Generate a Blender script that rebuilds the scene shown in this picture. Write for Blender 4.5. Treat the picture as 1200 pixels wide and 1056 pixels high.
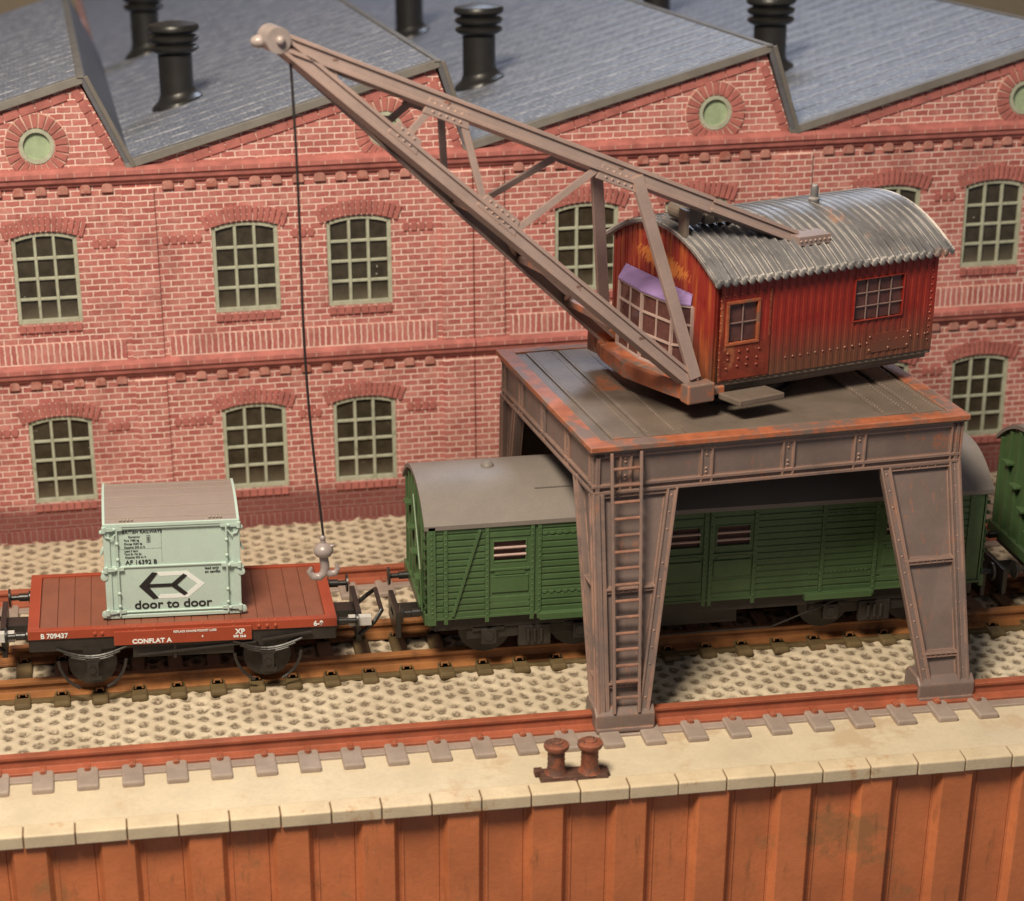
import bpy, math, random
import numpy as np
from mathutils import Vector, Matrix
random.seed(7)
S = bpy.context.scene
for o in list(bpy.data.objects): bpy.data.objects.remove(o)
COL = S.collection

# ------------------------------------------------------------------ camera
def setup_camera():
    C = Vector((-6.2796, -32.1699, 16.6651)); yaw, pit, rol = 0.12998, 0.45166, -0.01773
    fw = Vector((math.sin(yaw)*math.cos(pit), math.cos(yaw)*math.cos(pit), -math.sin(pit)))
    right = Vector((math.cos(yaw), -math.sin(yaw), 0)); up = right.cross(fw)
    r = right*math.cos(rol) + up*math.sin(rol); u = -right*math.sin(rol) + up*math.cos(rol)
    cd = bpy.data.cameras.new('camera'); co = bpy.data.objects.new('camera', cd); COL.objects.link(co)
    m = Matrix((r, u, -fw)).transposed().to_4x4(); m.translation = C; co.matrix_world = m
    cd.sensor_width = 36; cd.lens = 2487.17/1200*36
    cd.shift_x = (600-467.08)/1200; cd.shift_y = (793.40-528)/1200
    cd.clip_start = .5; cd.clip_end = 400
    cd.dof.use_dof = True; cd.dof.focus_distance = 38.5; cd.dof.aperture_fstop = .30
    S.camera = co
setup_camera()

# ------------------------------------------------------------------ light (indoor, warm lamps)
w = bpy.data.worlds.new('World'); S.world = w; w.use_nodes = True
bg = w.node_tree.nodes['Background']; bg.inputs[0].default_value = (.72, .70, .74, 1); bg.inputs[1].default_value = .22
def area(name, loc, target, size, power, col, sy=None):
    l = bpy.data.lights.new(name, 'AREA'); l.energy = power; l.size = size; l.color = col
    if sy: l.shape = 'RECTANGLE'; l.size_y = sy
    o = bpy.data.objects.new(name, l); COL.objects.link(o); o.location = loc
    o.rotation_euler = (Vector(target)-Vector(loc)).to_track_quat('-Z', 'Y').to_euler(); return o
area('key_lamp', (-12, -17, 37), (-2, 3, 1), 10, 25500, (1, .875, .69))
area('window_light', (12, 46, 36), (2, 16, 8), 14, 7500, (.72, .82, 1))
S.view_settings.view_transform = 'Standard'; S.view_settings.look = 'None'
S.view_settings.exposure = 0.0; S.view_settings.gamma = 1

# ------------------------------------------------------------------ mesh builder
class MB:
    def __init__(s): s.v = []; s.f = []; s.T = None
    def add(s, vs, fs):
        n = len(s.v)
        for p in vs:
            p = Vector(p)
            if s.T is not None: p = s.T @ p
            s.v.append(p)
        s.f += [[i+n for i in f] for f in fs]; return s
    def box(s, a, b):
        x0, y0, z0 = a; x1, y1, z1 = b
        return s.add([(x0,y0,z0),(x1,y0,z0),(x1,y1,z0),(x0,y1,z0),(x0,y0,z1),(x1,y0,z1),(x1,y1,z1),(x0,y1,z1)],
                     [(3,2,1,0),(4,5,6,7),(0,1,5,4),(1,2,6,5),(2,3,7,6),(3,0,4,7)])
    def hexa(s, q):    # eight corners: bottom ring then top ring
        return s.add(q, [(3,2,1,0),(4,5,6,7),(0,1,5,4),(1,2,6,5),(2,3,7,6),(3,0,4,7)])
    def prism(s, poly, p0, p1, U, V):   # polygon in (U,V) swept p0 -> p1
        p0 = Vector(p0); p1 = Vector(p1); U = Vector(U); V = Vector(V); n = len(poly)
        vs = [p0+U*a+V*b for a, b in poly] + [p1+U*a+V*b for a, b in poly]
        return s.add(vs, [list(range(n))[::-1], list(range(n, 2*n))] + [(i,(i+1)%n,n+(i+1)%n,n+i) for i in range(n)])
    def bar(s, p, q, wd, ht, up=(0,0,1)):
        p = Vector(p); q = Vector(q); d = (q-p).normalized(); up = Vector(up)
        sd = d.cross(up).normalized(); uu = sd.cross(d).normalized()
        return s.prism([(-wd/2,-ht/2),(wd/2,-ht/2),(wd/2,ht/2),(-wd/2,ht/2)], p, q, sd, uu)
    def chan(s, p, q, wd, ht, t=.05, up=(0,0,1), fl=.5):   # I / channel section
        p = Vector(p); q = Vector(q); d = (q-p).normalized(); up = Vector(up)
        sd = d.cross(up).normalized(); uu = sd.cross(d).normalized(); a, b = wd/2, ht/2
        poly = [(-a,-b),(a,-b),(a,-b+t),(t/2,-b+t),(t/2,b-t),(a,b-t),(a,b),(-a,b),(-a,b-t),(-t/2,b-t),(-t/2,-b+t),(-a,-b+t)]
        return s.prism(poly, p, q, sd, uu)
    def cyl(s, p, q, r, n=16, r2=None):
        p = Vector(p); q = Vector(q); d = (q-p).normalized()
        a = d.orthogonal().normalized(); b = d.cross(a); r2 = r if r2 is None else r2
        vs = [p+(a*math.cos(t)+b*math.sin(t))*r for t in [2*math.pi*i/n for i in range(n)]]
        vs += [q+(a*math.cos(t)+b*math.sin(t))*r2 for t in [2*math.pi*i/n for i in range(n)]]
        return s.add(vs, [list(range(n))[::-1], list(range(n, 2*n))] + [(i,(i+1)%n,n+(i+1)%n,n+i) for i in range(n)])
    def lathe(s, c, prof, n=24, ax=(0,0,1)):   # prof: (r, h)
        c = Vector(c); d = Vector(ax).normalized(); a = d.orthogonal().normalized(); b = d.cross(a); vs = []; fs = []
        for r, h in prof:
            for i in range(n):
                t = 2*math.pi*i/n; vs.append(c+d*h+(a*math.cos(t)+b*math.sin(t))*r)
        for k in range(len(prof)-1):
            for i in range(n): fs.append((k*n+i, k*n+(i+1)%n, (k+1)*n+(i+1)%n, (k+1)*n+i))
        fs.append(list(range(n))[::-1]); fs.append([(len(prof)-1)*n+i for i in range(n)])
        return s.add(vs, fs)
    def ball(s, c, r, n=10, m=6, sc=(1,1,1)):
        c = Vector(c); prof = []; vs = []; fs = []
        for j in range(m+1):
            ph = math.pi*j/m
            for i in range(n):
                t = 2*math.pi*i/n
                vs.append(c+Vector((math.sin(ph)*math.cos(t)*r*sc[0], math.sin(ph)*math.sin(t)*r*sc[1], math.cos(ph)*r*sc[2])))
        for j in range(m):
            for i in range(n): fs.append((j*n+i, (j+1)*n+i, (j+1)*n+(i+1)%n, j*n+(i+1)%n))
        return s.add(vs, fs)
    def rivet(s, c, nrm, r=.028):
        c = Vector(c); d = Vector(nrm).normalized(); a = d.orthogonal().normalized(); b = d.cross(a); n = 6
        vs = [c+(a*math.cos(t)+b*math.sin(t))*r for t in [2*math.pi*i/n for i in range(n)]]
        vs += [c+d*r*.6+(a*math.cos(t)+b*math.sin(t))*r*.6 for t in [2*math.pi*i/n for i in range(n)]] + [c+d*r*.85]
        return s.add(vs, [(i,(i+1)%n,n+(i+1)%n,n+i) for i in range(n)] + [(n+i, n+(i+1)%n, 2*n) for i in range(n)])
    def rivets(s, p, q, n, nrm, r=.028):
        p = Vector(p); q = Vector(q)
        for i in range(n): s.rivet(p.lerp(q, (i+.5)/n), nrm, r*random.uniform(.85, 1.15))
        return s
    def tube(s, pts, r, n=8):
        pts = [Vector(p) for p in pts]; vs = []; fs = []; a0 = None
        for k, p in enumerate(pts):
            d = (pts[min(k+1, len(pts)-1)]-pts[max(k-1, 0)]).normalized()
            a = d.orthogonal().normalized() if a0 is None else (a0-d*a0.dot(d)).normalized(); a0 = a; b = d.cross(a)
            rr = r[k] if isinstance(r, (list, tuple)) else r
            vs += [p+(a*math.cos(t)+b*math.sin(t))*rr for t in [2*math.pi*i/n for i in range(n)]]
        for k in range(len(pts)-1):
            for i in range(n): fs.append((k*n+i, k*n+(i+1)%n, (k+1)*n+(i+1)%n, (k+1)*n+i))
        fs.append(list(range(n))[::-1]); fs.append([(len(pts)-1)*n+i for i in range(n)])
        return s.add(vs, fs)
    def build(s, name, mat, parent=None, bevel=0, smooth=False, world=True):
        me = bpy.data.meshes.new(name)
        off = Vector((0,0,0))
        if parent is not None and world:
            r = parent
            acc = Vector((0,0,0))
            while r is not None: acc += r.location; r = r.parent
            off = acc
        me.from_pydata([tuple(p-off) for p in s.v], [], s.f); me.validate(); me.update()
        import bmesh
        bm = bmesh.new(); bm.from_mesh(me); bmesh.ops.recalc_face_normals(bm, faces=bm.faces); bm.to_mesh(me); bm.free()
        o = bpy.data.objects.new(name, me); COL.objects.link(o)
        if mat is not None: me.materials.append(mat)
        if parent is not None: o.parent = parent
        if bevel:
            b = o.modifiers.new('b', 'BEVEL'); b.width = bevel; b.segments = 2; b.limit_method = 'ANGLE'; b.angle_limit = .6
        if smooth:
            for p in me.polygons: p.use_smooth = True
            try: me.set_sharp_from_angle(angle=math.radians(42))
            except Exception: pass
        return o

def thing(name, loc, label, cat, group=None, rot=None):
    o = bpy.data.objects.new(name, None); COL.objects.link(o); o.location = loc; o.empty_display_size = .3
    if rot is not None: o.rotation_euler = rot
    o['label'] = label; o['category'] = cat
    if group: o['group'] = group
    return o
def struct(o, kind='structure'): o['kind'] = kind; return o

# ------------------------------------------------------------------ materials
def nt(name):
    m = bpy.data.materials.new(name); m.use_nodes = True; t = m.node_tree; return m, t, t.nodes['Principled BSDF']
def N(t, ty, **k):
    n = t.nodes.new(ty)
    for a, b in k.items():
        if a == 'ins':
            for i, v in b.items(): n.inputs[i].default_value = v
        else: setattr(n, a, b)
    return n
def L(t, a, b): t.links.new(a, b)
def noise(t, co, scale, detail=4, rough=.6, stretch=None):
    if stretch:
        mp = N(t, 'ShaderNodeMapping'); mp.inputs['Scale'].default_value = stretch; L(t, co, mp.inputs[0]); co = mp.outputs[0]
    n = N(t, 'ShaderNodeTexNoise'); n.inputs['Scale'].default_value = scale; n.inputs['Detail'].default_value = detail
    n.inputs['Roughness'].default_value = rough; L(t, co, n.inputs['Vector']); return n.outputs['Fac']
def ramp(t, fac, a, b, ca=(0,0,0,1), cb=(1,1,1,1)):
    r = N(t, 'ShaderNodeValToRGB'); r.color_ramp.elements[0].position = a; r.color_ramp.elements[1].position = b
    r.color_ramp.elements[0].color = ca; r.color_ramp.elements[1].color = cb; L(t, fac, r.inputs[0]); return r.outputs[0]
def mix(t, fac, a, b, mode='MIX'):
    n = N(t, 'ShaderNodeMix', data_type='RGBA', blend_type=mode)
    for sck, v in ((n.inputs[0], fac), (n.inputs[6], a), (n.inputs[7], b)):
        if isinstance(v, (int, float)): sck.default_value = v
        elif isinstance(v, tuple): sck.default_value = v if len(v) == 4 else (*v, 1)
        else: L(t, v, sck)
    return n.outputs[2]
def math_(t, op, a, b=None):
    n = N(t, 'ShaderNodeMath', operation=op)
    for i, v in enumerate((a, b)):
        if v is None: continue
        if isinstance(v, (int, float)): n.inputs[i].default_value = v
        else: L(t, v, n.inputs[i])
    return n.outputs[0]
def bump(t, bs, h, strength=.3, dist=.03):
    b = N(t, 'ShaderNodeBump'); b.inputs['Strength'].default_value = strength; b.inputs['Distance'].default_value = dist
    L(t, h, b.inputs['Height']); L(t, b.outputs[0], bs.inputs['Normal'])
def coords(t): return N(t, 'ShaderNodeTexCoord').outputs['Object']
def geopos(t): return N(t, 'ShaderNodeNewGeometry').outputs['Position']
def edge_mask(t, r=.05, gain=6.):
    bv = N(t, 'ShaderNodeBevel', samples=4); bv.inputs['Radius'].default_value = r
    g = N(t, 'ShaderNodeNewGeometry')
    d = N(t, 'ShaderNodeVectorMath', operation='DOT_PRODUCT'); L(t, bv.outputs[0], d.inputs[0]); L(t, g.outputs['Normal'], d.inputs[1])
    return math_(t, 'MULTIPLY', math_(t, 'SUBTRACT', 1.0, d.outputs['Value']), gain)

def paint(name, base, var=.25, rough=.5, spot=None, spot_amt=.6, scale=2.5, edge=None, edge_r=.05, grain=.15, dust=None, spec=.4, coat=0, streak=None):
    m, t, b = nt(name); co = geopos(t)
    n1 = noise(t, co, scale, 5); n2 = noise(t, co, scale*14, 3)
    dark = tuple(c*(1-var) for c in base); lite = tuple(min(1, c*(1+var)) for c in base)
    c = mix(t, ramp(t, n1, .3, .7), dark, lite)
    c = mix(t, math_(t, 'MULTIPLY', ramp(t, n2, .45, .75), .35), c, tuple(x*.75 for x in base))
    if spot:
        c = mix(t, ramp(t, noise(t, co, scale*.55, 8, .72), spot_amt, spot_amt+.07), c, spot)
    if streak:
        c = mix(t, math_(t, 'MULTIPLY', ramp(t, noise(t, co, 2.6, 6, .75, (2.2, 2.2, .35)), .55, .68), math_(t, 'MULTIPLY', ramp(t, noise(t, co, .9, 3), .46, .6), .8)), c, streak)
    if dust:
        c = mix(t, math_(t, 'MULTIPLY', ramp(t, noise(t, co, scale*9, 6, .8), .64, .7), .8), c, dust)
    if edge:
        e = math_(t, 'MULTIPLY', edge_mask(t, edge_r), ramp(t, noise(t, co, scale*1.2, 6, .7), .38, .6))
        cl = N(t, 'ShaderNodeClamp'); L(t, e, cl.inputs[0]); c = mix(t, cl.outputs[0], c, edge)
    L(t, c, b.inputs['Base Color']); b.inputs['Roughness'].default_value = rough
    L(t, math_(t, 'ADD', math_(t, 'MULTIPLY', n2, .25), rough-.12), b.inputs['Roughness'])
    b.inputs['Specular IOR Level'].default_value = spec; b.inputs['Coat Weight'].default_value = coat
    bump(t, b, math_(t, 'ADD', n2, math_(t, 'MULTIPLY', noise(t, co, scale*40, 2), .6)), grain, .02)
    return m

def brick_mat(name, mode='wall'):
    m, t, b = nt(name); co = coords(t); sp = N(t, 'ShaderNodeSeparateXYZ'); L(t, co, sp.inputs[0])
    wob = noise(t, co, 9, 3); wob2 = noise(t, co, 7.3, 3)
    cb = N(t, 'ShaderNodeCombineXYZ')
    L(t, math_(t, 'ADD', math_(t, 'ADD', sp.outputs[0], sp.outputs[1]), math_(t, 'MULTIPLY', math_(t, 'SUBTRACT', wob, .5), .05)), cb.inputs[0])
    L(t, math_(t, 'ADD', sp.outputs[2], math_(t, 'MULTIPLY', math_(t, 'SUBTRACT', wob2, .5), .035)), cb.inputs[1])
    br = N(t, 'ShaderNodeTexBrick'); L(t, cb.outputs[0], br.inputs['Vector'])
    br.inputs['Scale'].default_value = 1
    br.inputs['Mortar Size'].default_value = .0155; br.inputs['Mortar Smooth'].default_value = .35
    br.inputs['Bias'].default_value = 0
    if mode == 'soldier':
        br.inputs['Brick Width'].default_value = .125; br.inputs['Row Height'].default_value = .44; br.offset = 0
        br.inputs['Mortar Size'].default_value = .02
    elif mode == 'plinth_soldier':
        br.inputs['Brick Width'].default_value = .13; br.inputs['Row Height'].default_value = .4; br.offset = 0
    else:
        br.inputs['Brick Width'].default_value = .29; br.inputs['Row Height'].default_value = .127
    br.inputs['Color1'].default_value = (.36, .095, .085, 1); br.inputs['Color2'].default_value = (.52, .175, .155, 1)
    br.inputs['Mortar'].default_value = (.82, .61, .53, 1)
    big = noise(t, co, .8, 5, .65); fine = noise(t, co, 22, 4, .7); med = noise(t, co, 3.1, 5, .7)
    c = br.outputs['Color']
    # pinkish grout haze left on the faces, and dirty patches where the wash stayed dark
    c = mix(t, math_(t, 'MULTIPLY', ramp(t, fine, .5, .72), .28), c, (.66, .38, .33))
    c = mix(t, math_(t, 'MULTIPLY', ramp(t, med, .46, .66), .5), c, (.64, .34, .29))
    c = mix(t, math_(t, 'MULTIPLY', ramp(t, big, .52, .68), .45), c, (.25, .085, .07))
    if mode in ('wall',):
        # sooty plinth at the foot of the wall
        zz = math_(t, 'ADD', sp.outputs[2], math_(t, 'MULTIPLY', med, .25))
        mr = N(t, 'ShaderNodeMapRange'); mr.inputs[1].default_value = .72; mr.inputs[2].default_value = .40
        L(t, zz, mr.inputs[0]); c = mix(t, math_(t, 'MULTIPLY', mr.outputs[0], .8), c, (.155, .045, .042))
    if mode == 'plinth_soldier': c = mix(t, .78, c, (.15, .045, .042))
    L(t, c, b.inputs['Base Color']); b.inputs['Roughness'].default_value = .62; b.inputs['Specular IOR Level'].default_value = .35
    h = math_(t, 'ADD', math_(t, 'MULTIPLY', br.outputs['Fac'], -1.0), math_(t, 'MULTIPLY', fine, .35))
    bump(t, b, h, .55, .03); return m

def roof_mat():
    m, t, b = nt('roof_slate'); co = coords(t); sp = N(t, 'ShaderNodeSeparateXYZ'); L(t, co, sp.inputs[0])
    cb = N(t, 'ShaderNodeCombineXYZ'); L(t, sp.outputs[0], cb.inputs[0]); L(t, sp.outputs[1], cb.inputs[1])
    wob = N(t, 'ShaderNodeVectorMath', operation='ADD'); L(t, cb.outputs[0], wob.inputs[0])
    sc = N(t, 'ShaderNodeVectorMath', operation='SCALE'); tn = N(t, 'ShaderNodeTexNoise'); tn.inputs['Scale'].default_value = 6; L(t, co, tn.inputs['Vector'])
    L(t, tn.outputs['Color'], sc.inputs[0]); sc.inputs['Scale'].default_value = .05; L(t, sc.outputs[0], wob.inputs[1])
    br = N(t, 'ShaderNodeTexBrick'); L(t, wob.outputs[0], br.inputs['Vector']); br.inputs['Scale'].default_value = 1
    br.inputs['Brick Width'].default_value = .20; br.inputs['Row Height'].default_value = .30; br.inputs['Mortar Size'].default_value = .016; br.inputs['Mortar Smooth'].default_value = .5
    wv = math_(t, 'FRACT', math_(t, 'DIVIDE', sp.outputs[1], .9))
    seam = ramp(t, math_(t, 'ABSOLUTE', math_(t, 'SUBTRACT', wv, .5)), .0, .045, (1,1,1,1), (0,0,0,1))
    fine = noise(t, co, 26, 5, .8); med = noise(t, co, 2, 5); 
    c = mix(t, ramp(t, med, .3, .7), (.12, .135, .18), (.20, .22, .28))
    wear = math_(t, 'MULTIPLY', ramp(t, fine, .52, .64), ramp(t, noise(t, co, 1.4, 4), .3, .65))
    c = mix(t, math_(t, 'MULTIPLY', wear, .8), c, (.48, .48, .52))
    edge = math_(t, 'MULTIPLY', br.outputs['Fac'], ramp(t, noise(t, co, 11, 4), .45, .6))
    c = mix(t, math_(t, 'MULTIPLY', edge, .8), c, (.56, .56, .60))
    c = mix(t, math_(t, 'MULTIPLY', seam, ramp(t, noise(t, co, 5, 4), .36, .5)), c, (.62, .62, .68))
    L(t, c, b.inputs['Base Color']); b.inputs['Roughness'].default_value = .42; b.inputs['Specular IOR Level'].default_value = .5
    h = math_(t, 'ADD', math_(t, 'MULTIPLY', br.outputs['Fac'], -1.0), math_(t, 'ADD', math_(t, 'MULTIPLY', fine, .7), math_(t, 'MULTIPLY', seam, 1.0)))
    bump(t, b, h, .5, .03); return m

PX, PY = .262, .35
def cobble_mat():
    m, t, b = nt('cobbles'); co = geopos(t); sp = N(t, 'ShaderNodeSeparateXYZ')
    tn = N(t, 'ShaderNodeTexNoise'); tn.inputs['Scale'].default_value = 5.5; tn.inputs['Detail'].default_value = 4; L(t, co, tn.inputs['Vector'])
    sv = N(t, 'ShaderNodeVectorMath', operation='MULTIPLY_ADD'); L(t, tn.outputs['Color'], sv.inputs[0]); sv.inputs[1].default_value = (.17,.17,0)
    ad = N(t, 'ShaderNodeVectorMath', operation='ADD'); L(t, co, ad.inputs[0]); ad.inputs[1].default_value = (-.085,-.085,0); L(t, ad.outputs[0], sv.inputs[2])
    L(t, sv.outputs[0], sp.inputs[0])
    u = math_(t, 'DIVIDE', sp.outputs[0], PX); iu = math_(t, 'FLOOR', u); fu = math_(t, 'SUBTRACT', math_(t, 'SUBTRACT', u, iu), .5)
    par = math_(t, 'MULTIPLY', math_(t, 'MODULO', math_(t, 'ADD', iu, 1000), 2.0), .5)
    v = math_(t, 'ADD', math_(t, 'DIVIDE', sp.outputs[1], PY), par); fv = math_(t, 'SUBTRACT', math_(t, 'FRACT', math_(t, 'ADD', v, 100)), .5)
    d = math_(t, 'SQRT', math_(t, 'ADD', math_(t, 'POWER', math_(t, 'MULTIPLY', fu, PX/.118), 2), math_(t, 'POWER', math_(t, 'MULTIPLY', fv, PY/.138), 2)))
    pit = ramp(t, d, .55, 1.05, (1,1,1,1), (0,0,0,1))
    fine = noise(t, co, 16, 5, .75); big = noise(t, co, .9, 4)
    c = mix(t, ramp(t, big, .3, .7), (.50, .41, .30), (.64, .545, .41))
    c = mix(t, math_(t, 'MULTIPLY', ramp(t, fine, .45, .75), .5), c, (.48, .36, .23))
    c = mix(t, math_(t, 'MULTIPLY', pit, ramp(t, fine, .36, .52, (.25,.25,.25,1))), c, (.175, .13, .088))
    L(t, c, b.inputs['Base Color']); b.inputs['Roughness'].default_value = .75; b.inputs['Specular IOR Level'].default_value = .25
    bump(t, b, fine, .35, .03); return m

def glass_mat(name, col, rough=.12):
    m, t, b = nt(name); co = geopos(t)
    c = mix(t, ramp(t, noise(t, co, 4, 5, .7), .35, .75), col, tuple(x*1.9+.01 for x in col))
    c = mix(t, math_(t, 'MULTIPLY', ramp(t, noise(t, co, 12, 2, .5), .76, .78), .8), c, (.6, .58, .5))
    if name == 'dusty_glass':
        sp = N(t, 'ShaderNodeSeparateXYZ'); L(t, coords(t), sp.inputs[0])
        mr = N(t, 'ShaderNodeMapRange'); mr.inputs[1].default_value = .55; mr.inputs[2].default_value = .05; L(t, math_(t, 'ADD', sp.outputs[2], math_(t, 'MULTIPLY', noise(t, co, 3, 5, .7), .3)), mr.inputs[0])
        c = mix(t, math_(t, 'MULTIPLY', mr.outputs[0], .75), c, (.20, .17, .12))
    L(t, c, b.inputs['Base Color']); b.inputs['Roughness'].default_value = rough; b.inputs['Specular IOR Level'].default_value = .6
    return m

M = {}
M['brick'] = brick_mat('brick_wall'); M['soldier'] = brick_mat('brick_soldier', 'soldier'); M['plinthb'] = brick_mat('brick_plinth', 'plinth_soldier')
M['voussoir'] = paint('brick_voussoir', (.43, .145, .125), .25, .6, dust=(.55, .33, .26), scale=3, grain=.35)
M['moulding'] = paint('brick_moulding', (.44, .15, .13), .28, .6, dust=(.58, .36, .29), scale=3, grain=.35)
M['corbel'] = paint('brick_corbel', (.48, .22, .18), .3, .6, spot=(.36,.12,.09), spot_amt=.5, scale=3, grain=.35)
M['mortar'] = paint('mortar', (.64, .43, .35), .2, .7, scale=5)
M['slate'] = roof_mat()
def seam_mat():
    m, t, b = nt('seam_metal'); co = geopos(t)
    c = mix(t, ramp(t, noise(t, co, 3.5, 6, .75), .47, .62), (.14,.145,.175), (.52,.52,.56)); L(t, c, b.inputs['Base Color']); b.inputs['Roughness'].default_value = .35
    return m
M['seam'] = seam_mat()
M['fascia'] = paint('roof_trim', (.16, .145, .13), .2, .45, dust=(.45,.44,.42), scale=2)
M['gutter'] = paint('roof_steep', (.12, .12, .135), .25, .5, dust=(.4,.4,.42), scale=2)
M['frame'] = paint('window_paint', (.42, .43, .33), .18, .55, spot=(.24,.26,.17), spot_amt=.62, scale=5, grain=.2)
M['glass'] = glass_mat('dusty_glass', (.035, .028, .018), .16)
M['roundglass'] = paint('pale_pane', (.34, .42, .27), .18, .5, scale=5)
M['black'] = paint('black_gloss', (.02, .018, .016), .2, .36, dust=(.16,.15,.13), scale=3, spec=.6, grain=.1)
M['cobble'] = cobble_mat()
M['quay'] = paint('quay_resin', (.64, .54, .39), .10, .5, spot=(.56, .43, .29), spot_amt=.54, scale=.9, grain=.12, dust=(.50,.37,.24))
M['coping'] = paint('coping_resin', (.63, .51, .35), .13, .48, spot=(.50,.30,.16), spot_amt=.57, scale=1.7, dust=(.40,.28,.17), grain=.2)
M['joint'] = paint('joint_dirt', (.17, .095, .04), .2, .7)
M['pile'] = paint('pile_rust', (.60, .19, .075), .2, .42, spot=(.42, .18, .075), spot_amt=.55, dust=(.62,.34,.22), scale=.8, grain=.2, streak=(.30,.12,.05))
M['crane_rail'] = paint('rail_red', (.34, .095, .05), .25, .45, dust=(.48,.22,.15), edge=(.50,.22,.14), edge_r=.02, spot=(.42,.16,.09), spot_amt=.6, scale=1.5)
M['sleeper_grey'] = paint('sleeper_grey', (.34, .27, .23), .16, .4, spot=(.42,.22,.15), spot_amt=.63, scale=2, edge=(.55,.46,.40), edge_r=.03)
M['rail_rust'] = paint('rail_rust', (.30, .125, .045), .28, .42, spot=(.17,.07,.03), spot_amt=.55, scale=1.4)
M['sleeper_olive'] = paint('sleeper_olive', (.135, .095, .045), .25, .5, spot=(.19,.09,.045), spot_amt=.6, scale=2)
M['crane'] = paint('crane_grey', (.19, .14, .125), .16, .42, spot=(.42,.13,.05), spot_amt=.61, scale=1.0, edge=(.42,.24,.18), edge_r=.05, dust=(.34,.24,.20), streak=(.42,.16,.07))
M['crane_rust'] = paint('crane_rust', (.40, .125, .06), .3, .5, spot=(.19,.13,.11), spot_amt=.50, scale=2.6, edge=(.50,.26,.17))
M['rung'] = paint('rung', (.30,.15,.105), .3, .5, spot=(.22,.13,.10), spot_amt=.5, scale=3)
M['deck'] = paint('deck_brown', (.165, .13, .105), .22, .45, spot=(.38,.13,.06), spot_amt=.60, scale=1.1, edge=(.30,.22,.18), edge_r=.03, dust=(.27,.22,.18))
M['boom'] = paint('boom_plastic', (.31, .23, .21), .14, .36, spot=(.42,.16,.10), spot_amt=.64, scale=1.1, edge=(.45,.28,.22), edge_r=.04)
M['bracing'] = paint('bracing', (.20,.125,.105), .2, .4, spot=(.42,.14,.07), spot_amt=.52, scale=1.5)
M['wagon_floor'] = paint('wagon_planks', (.235, .085, .052), .12, .5, scale=2)
M['wagon_red'] = paint('wagon_red', (.34, .06, .028), .1, .42, scale=2, edge=(.42,.11,.06), edge_r=.03)
M['cont'] = paint('container_paint', (.49, .61, .545), .05, .45, scale=2, grain=.06)
M['cont_roof'] = paint('container_roof', (.30, .235, .205), .06, .55, scale=2, grain=.06)
M['green'] = paint('van_green', (.07, .125, .05), .14, .36, scale=2, grain=.1, edge=(.11,.17,.085), edge_r=.02)
M['van_roof'] = paint('van_roof', (.21, .18, .16), .08, .5, scale=1.5, grain=.06)
M['under'] = paint('underframe_black', (.030, .025, .022), .3, .36, scale=3, spec=.5, dust=(.09,.08,.07))
M['steel'] = paint('bare_steel', (.6, .58, .55), .15, .35, scale=3)
M['text_white'] = paint('lettering_white', (.82, .86, .84), .03, .6, scale=9)
M['text_black'] = paint('lettering_black', (.02, .018, .018), .03, .6, scale=9)
M['text_grey'] = paint('lettering_grey', (.12, .13, .12), .03, .6, scale=9)
M['bollard'] = paint('bollard_rust', (.27, .085, .045), .35, .55, spot=(.12,.06,.045), spot_amt=.5, scale=4, edge=(.40,.17,.11), edge_r=.03, grain=.4)
M['bollard_base'] = paint('bollard_base', (.105, .05, .035), .35, .55, scale=4, spot=(.25,.09,.05), spot_amt=.62, grain=.4)
M['thread'] = paint('thread', (.02, .015, .015), .1, .8)
M['hook'] = paint('hook_resin', (.33, .27, .255), .15, .28, scale=4, spec=.6)
M['bars'] = paint('window_bars', (.50, .36, .32), .1, .35, scale=4)
M['blank'] = paint('van_interior', (.10, .045, .035), .1, .6, scale=4)
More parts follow.
